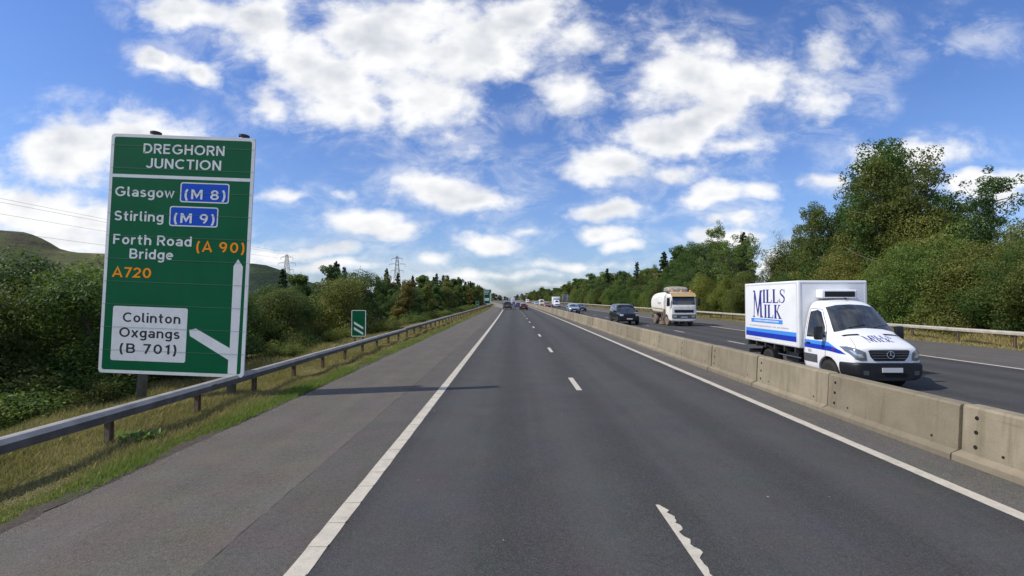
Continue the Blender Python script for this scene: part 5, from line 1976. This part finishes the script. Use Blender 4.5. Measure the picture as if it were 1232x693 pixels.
    for s in (-1, 1):
        e.box(s * (X - .002), s * (X + .006), y0 + .05, y1 - .05, z1 - .085, z1 - .04)
        e.box(s * (X - .002), s * (X + .006), y0 + .05, y1 - .05, z0 + .03, z0 + .075)
        e.box(s * (X - .003), s * (X + .0065), y0 + .045, y0 + .10, z0 + .08, z1 - .09)
        e.box(s * (X - .003), s * (X + .0065), y1 - .10, y1 - .045, z0 + .08, z1 - .09)
    e.box(-X + .05, X - .05, y0 - .006, y0 + .002, z1 - .09, z1 - .045)
    for s in (-1, 1):
        e.box(s * (X - .10), s * (X - .05), y0 - .0065, y0 + .002, z0 + .1, z1 - .095)
    e.build('edge_trim', MATS['alloy_trim'], root)
    ln = lambda nm, ya, yb, za, zb, m, off=.004: MB().box(-X - off, -X + .001, ya, yb, za, zb).build(nm, MATS[m], root)
    ln('stripe', y0 + .102, y1 - .102, 1.25, 1.38, 'stripe_light')
    ln('stripe', y0 + .102, y1 - .102, 1.08, 1.25, 'stripe_dark')
    # side logo
    pl, w = logo(1.0)
    sc = 2.12 / w
    me = bpy.data.meshes.new('side_logo')
    vs_, fs = polys_to_geo(pl)
    me.from_pydata([(-X - .005 - p.z, y1 - .62 - p.x * sc, 1.78 + p.y * 1.0) for p in vs_], [], fs)
    me.materials.append(MATS['logo_blue'])
    link(bpy.data.objects.new('side_logo', me), root)
    ln('logo_bar', y1 - .50 - 2.05, y1 - .50, 1.60, 1.74, 'stripe_light')
    rr = random.Random(4)
    tx = MB()
    yy = y1 - .72
    while yy > y1 - 2.3:            # fine print too small to read: a row of short strokes
        wdt = rr.uniform(.02, .045)
        tx.box(-X - .0055, -X - .001, yy - wdt, yy, 1.645, 1.70)
        yy -= wdt + .022
    tx.build('fine_print', MATS['white_box'], root)
    tx = MB()
    yy = y1 - .40
    while yy > y1 - 2.9:
        wdt = rr.uniform(.02, .05)
        tx.box(-X - .0045, -X - .001, yy - wdt, yy, 1.455, 1.50)
        yy -= wdt + (.022 if rr.random() < .85 else .07)
    tx.build('fine_print', MATS['print_grey'], root)
    tx = MB()
    yy = y1 - .2
    while yy > y1 - 1.2:
        wdt = rr.uniform(.02, .04)
        tx.box(-X - .0045, -X - .001, yy - wdt, yy, .985, 1.015)
        yy -= wdt + .02
    tx.build('fine_print', MATS['print_grey'], root)
    # refrigeration unit on the bulkhead
    fr = MB().box(-.55, .55, 1.88, 2.198, 2.47, 2.74).build('fridge_unit', MATS['white_paint'], root, bevel=.05, seg=3)
    MB().box(-.46, .46, 1.872, 1.89, 2.51, 2.68).build('fan_grille', MATS['black_plastic'], fr)
    for k in range(4):
        MB().box(-.45, .45, 1.862, 1.871, 2.525 + .04 * k, 2.537 + .04 * k).build('slat', MATS['chassis'], fr)
    MB().lathe([(2.44, .04), (2.49, .03)], 'z', 8, (.05, 1.72, 0)).build('aerial', MATS['black_plastic'], root)
    # chassis, rear axle, tanks
    m = MB()
    for s in (-1, 1):
        m.box(s * .36, s * .46, 1.9, 5.5, .50, .70)
    for k in range(6):
        m.box(-X + .03, X - .03, 2.4 + .6 * k, 2.48 + .6 * k, .72, .895)
    m.build('chassis', MATS['chassis'], root)
    MB().box(-.92, -.50, 2.5, 3.2, .42, .72).build('fuel_tank', MATS['black_plastic'], root, bevel=.06)
    MB().box(-1.0, 1.0, 5.45, 5.52, .42, .56).build('rear_bar', MATS['chassis'], root)
    for s in (-1, 1):
        MB().tube([(s * .96, 2.3, .58), (s * .96, 3.55, .58)], .025, 6).build('side_guard', MATS['grey_plastic'], root)
        wheel(root, s * .88, .98, .345, .23, s)
        wheel(root, s * .90, 4.13, .345, .26, s)
        arc = []
        for k in range(13):
            a = R(-8 + 196 * k / 12)
            arc.append((4.13 + .46 * math.cos(a), .36 + .46 * math.sin(a)))
        mg = MB()
        for a, b in zip(arc[:-1], arc[1:]):
            mg.add([(s * .74, a[0], a[1]), (s * 1.05, a[0], a[1]), (s * 1.05, b[0], b[1]), (s * .74, b[0], b[1])], [(0, 1, 2, 3)])
            mg.add([(s * 1.05, a[0], a[1]), (s * 1.05, b[0], b[1]), (s * 1.05, b[0], b[1] - .04), (s * 1.05, a[0], a[1] - .04)], [(0, 1, 2, 3)])
        mg.build('mudguard', MATS['black_plastic'], root)
        MB().box(s * 1.0, s * 1.03, 4.55, 4.58, .25, .55).build('mud_flap', MATS['black_plastic'], root)
    return root


milk_van(10.02, 12.62)


# ------------------------------------------------------------------ road sweeper lorry
def sweeper(x, y):
    root = tag(empty('sweeper_lorry', (x + xc(y), y, 0)), 'white road sweeper lorry with amber roof panel and dusty wheels beyond the barrier', 'lorry', ONC)
    hs = lambda hw, zb, zt, rt=.12: [(0, zb), (hw * .9, zb), (hw, zb + .1), (hw, lerp(zb, zt, .35)), (hw, lerp(zb, zt, .55)), (hw * .99, lerp(zb, zt, .75)), (hw * .96, zt - rt), (hw * .88, zt), (0, zt + .03)]
    cab = loft('cab', [(0, hs(1.02, .50, 1.75)), (.04, hs(1.1, .45, 1.86)), (.10, hs(1.14, .42, 2.2)), (.22, hs(1.15, .42, 2.72)), (.34, hs(1.15, .42, 2.86)), (.6, hs(1.15, .42, 2.92)), (1.6, hs(1.15, .5, 2.94)), (1.75, hs(1.13, .55, 2.92))], 'cream_dirty', 2)
    bv = bvh_of(cab)
    link(bpy.data.objects.new('cab', cab), root)
    skin('windscreen', bv, 'y-', [(-1.02, 1.93), (1.02, 1.93), (.98, 2.66), (-.98, 2.66)], 'glass_screen', root, .008, 3)
    skin('grille', bv, 'y-', [(-.85, 1.22), (.85, 1.22), (.88, 1.48), (-.88, 1.48)], 'black_plastic', root, .008, 2)
    skin('bumper', bv, 'y-', [(-1.05, .70), (1.05, .70), (1.05, 1.06), (-1.05, 1.06)], 'grey_plastic', root, .012, 3)
    skin('number_plate', bv, 'y-', [(-.3, .76), (.3, .76), (.3, .88), (-.3, .88)], 'print_grey', root, .022, 1)
    for s in (-1, 1):
        skin('headlight', bv, 'y-', [(s * .66, .80), (s * .98, .80), (s * .98, .98), (s * .66, .98)], 'lamp_clear', root, .02, 1)
        sd = 'x-' if s < 0 else 'x+'
        skin('side_window', bv, sd, [(.42, 1.78), (1.25, 1.78), (1.25, 2.55), (.52, 2.55)], 'glass_dark', root, .008, 2)
        seam(bv, sd, [(.36, .95), (.36, 1.8), (.46, 2.62), (1.32, 2.62), (1.32, .95)], .02, 'gap_dark', root)
        disc = [(1.32 + .56 * math.cos(R(15 * k)), max(.53, .48 + .56 * math.sin(R(15 * k)))) for k in range(24)]
        skin('wheel_arch', bv, sd, disc, 'hole_black', root, .006, 1)
        mi = MB().box(s * 1.24, s * 1.46, .02, .14, 1.85, 2.5).build('wing_mirror', MATS['black_plastic'], root, bevel=.04)
        MB().tube([(s * 1.1, .3, 2.6), (s * 1.34, .1, 2.5)], .02, 5).build('mirror_arm', MATS['black_plastic'], mi)
        wheel(root, s * 1.0, 1.32, .48, .28, s, 'tyre_dusty', 'rim_dusty')
        wheel(root, s * .98, 4.95, .48, .36, s, 'tyre_dusty', 'rim_dusty')
    # amber visor and roof bar
    MB().prism([(-.06, 2.66), (.30, 2.98), (.42, 2.98), (.42, 2.90), (.1, 2.68)], 'x', -1.08, 1.08).build('amber_visor', MATS['amber_visor'], root)
    lb = MB().box(-1.0, 1.0, .5, .8, 2.985, 3.08).build('light_bar', MATS['cream_dirty'], root, bevel=.02)
    for xx in (-.8, 0, .8):
        MB().lathe([(3.081, .1), (3.2, .1), (3.26, .06)], 'z', 12, (xx, .65, 0)).build('beacon', MATS['lamp_amber'], lb, True)
    # hopper
    def ho(hw, zb, zt):
        return [(0, zb), (hw * .8, zb), (hw * .97, zb + .18), (hw, lerp(zb, zt, .4)), (hw, lerp(zb, zt, .6)), (hw * .99, lerp(zb, zt, .78)), (hw * .9, lerp(zb, zt, .93)), (hw * .6, zt), (0, zt + .04)]
    hop = loft('hopper', [(2.25, ho(1.05, 1.15, 2.95)), (2.3, ho(1.14, 1.08, 3.05)), (2.6, ho(1.16, 1.05, 3.1)), (5.2, ho(1.16, 1.05, 3.1)), (5.9, ho(1.15, 1.1, 2.95)), (6.35, ho(1.1, 1.3, 2.6)), (6.45, ho(1.0, 1.45, 2.4))], 'cream_dirty', 2)
    bh = bvh_of(hop)
    hob = link(bpy.data.objects.new('hopper', hop), root)
    for s in ('x-', 'x+'):
        skin('amber_stripe', bh, s, [(2.45, 1.42), (6.2, 1.5), (6.2, 1.62), (2.45, 1.56)], 'amber_visor', hob, .006, 3)
        seam(bh, s, [(2.4, 2.88), (5.9, 2.75)], .03, 'print_grey', hob, 'rib')
        skin('print', bh, s, [(2.9, 1.95), (3.9, 1.95), (3.9, 2.15), (2.9, 2.15)], 'print_grey', hob, .006, 2)
    du = loft('suction_duct', [(1.25, ho(.7, 3.0, 3.3)), (1.4, ho(.95, 2.98, 3.5)), (2.0, ho(1.0, 2.98, 3.62)), (2.9, ho(.95, 3.0, 3.58)), (3.2, ho(.7, 3.05, 3.3))], 'duct_grey', 2)
    link(bpy.data.objects.new('suction_duct', du), root)
    m = MB()
    for s in (-1, 1):
        m.box(s * .38, s * .50, .3, 6.2, .72, .98)
    m.box(-.9, .9, 2.1, 2.22, .8, 1.9)
    m.build('chassis', MATS['chassis'], root)
    for s in (-1, 1):
        MB().box(s * .6, s * 1.1, 2.05, 2.5, .62, 1.5).build('side_locker', MATS['rusty_post'], root, bevel=.04)
        br = MB().lathe([(.08, .40), (.30, .30), (.36, .12), (.6, .08), (.85, .08)], 'z', 18, (s * .95, 2.95, 0)).build('brush', MATS['rusty_post'], root)
        MB().tube([(s * .8, 3.5, .3), (s * .85, 3.4, .8), (s * .8, 3.2, 1.2)], .16, 8).build('suction_hose', MATS['rusty_post'], root)
        MB().box(s * .85, s * 1.14, 4.3, 5.6, 1.0, 1.05).build('mudguard', MATS['black_plastic'], root)
    MB().box(-1.05, 1.05, 6.0, 6.1, .55, .85).build('rear_bumper', MATS['chassis'], root)
    return root


sweeper(15.25, 42.0)
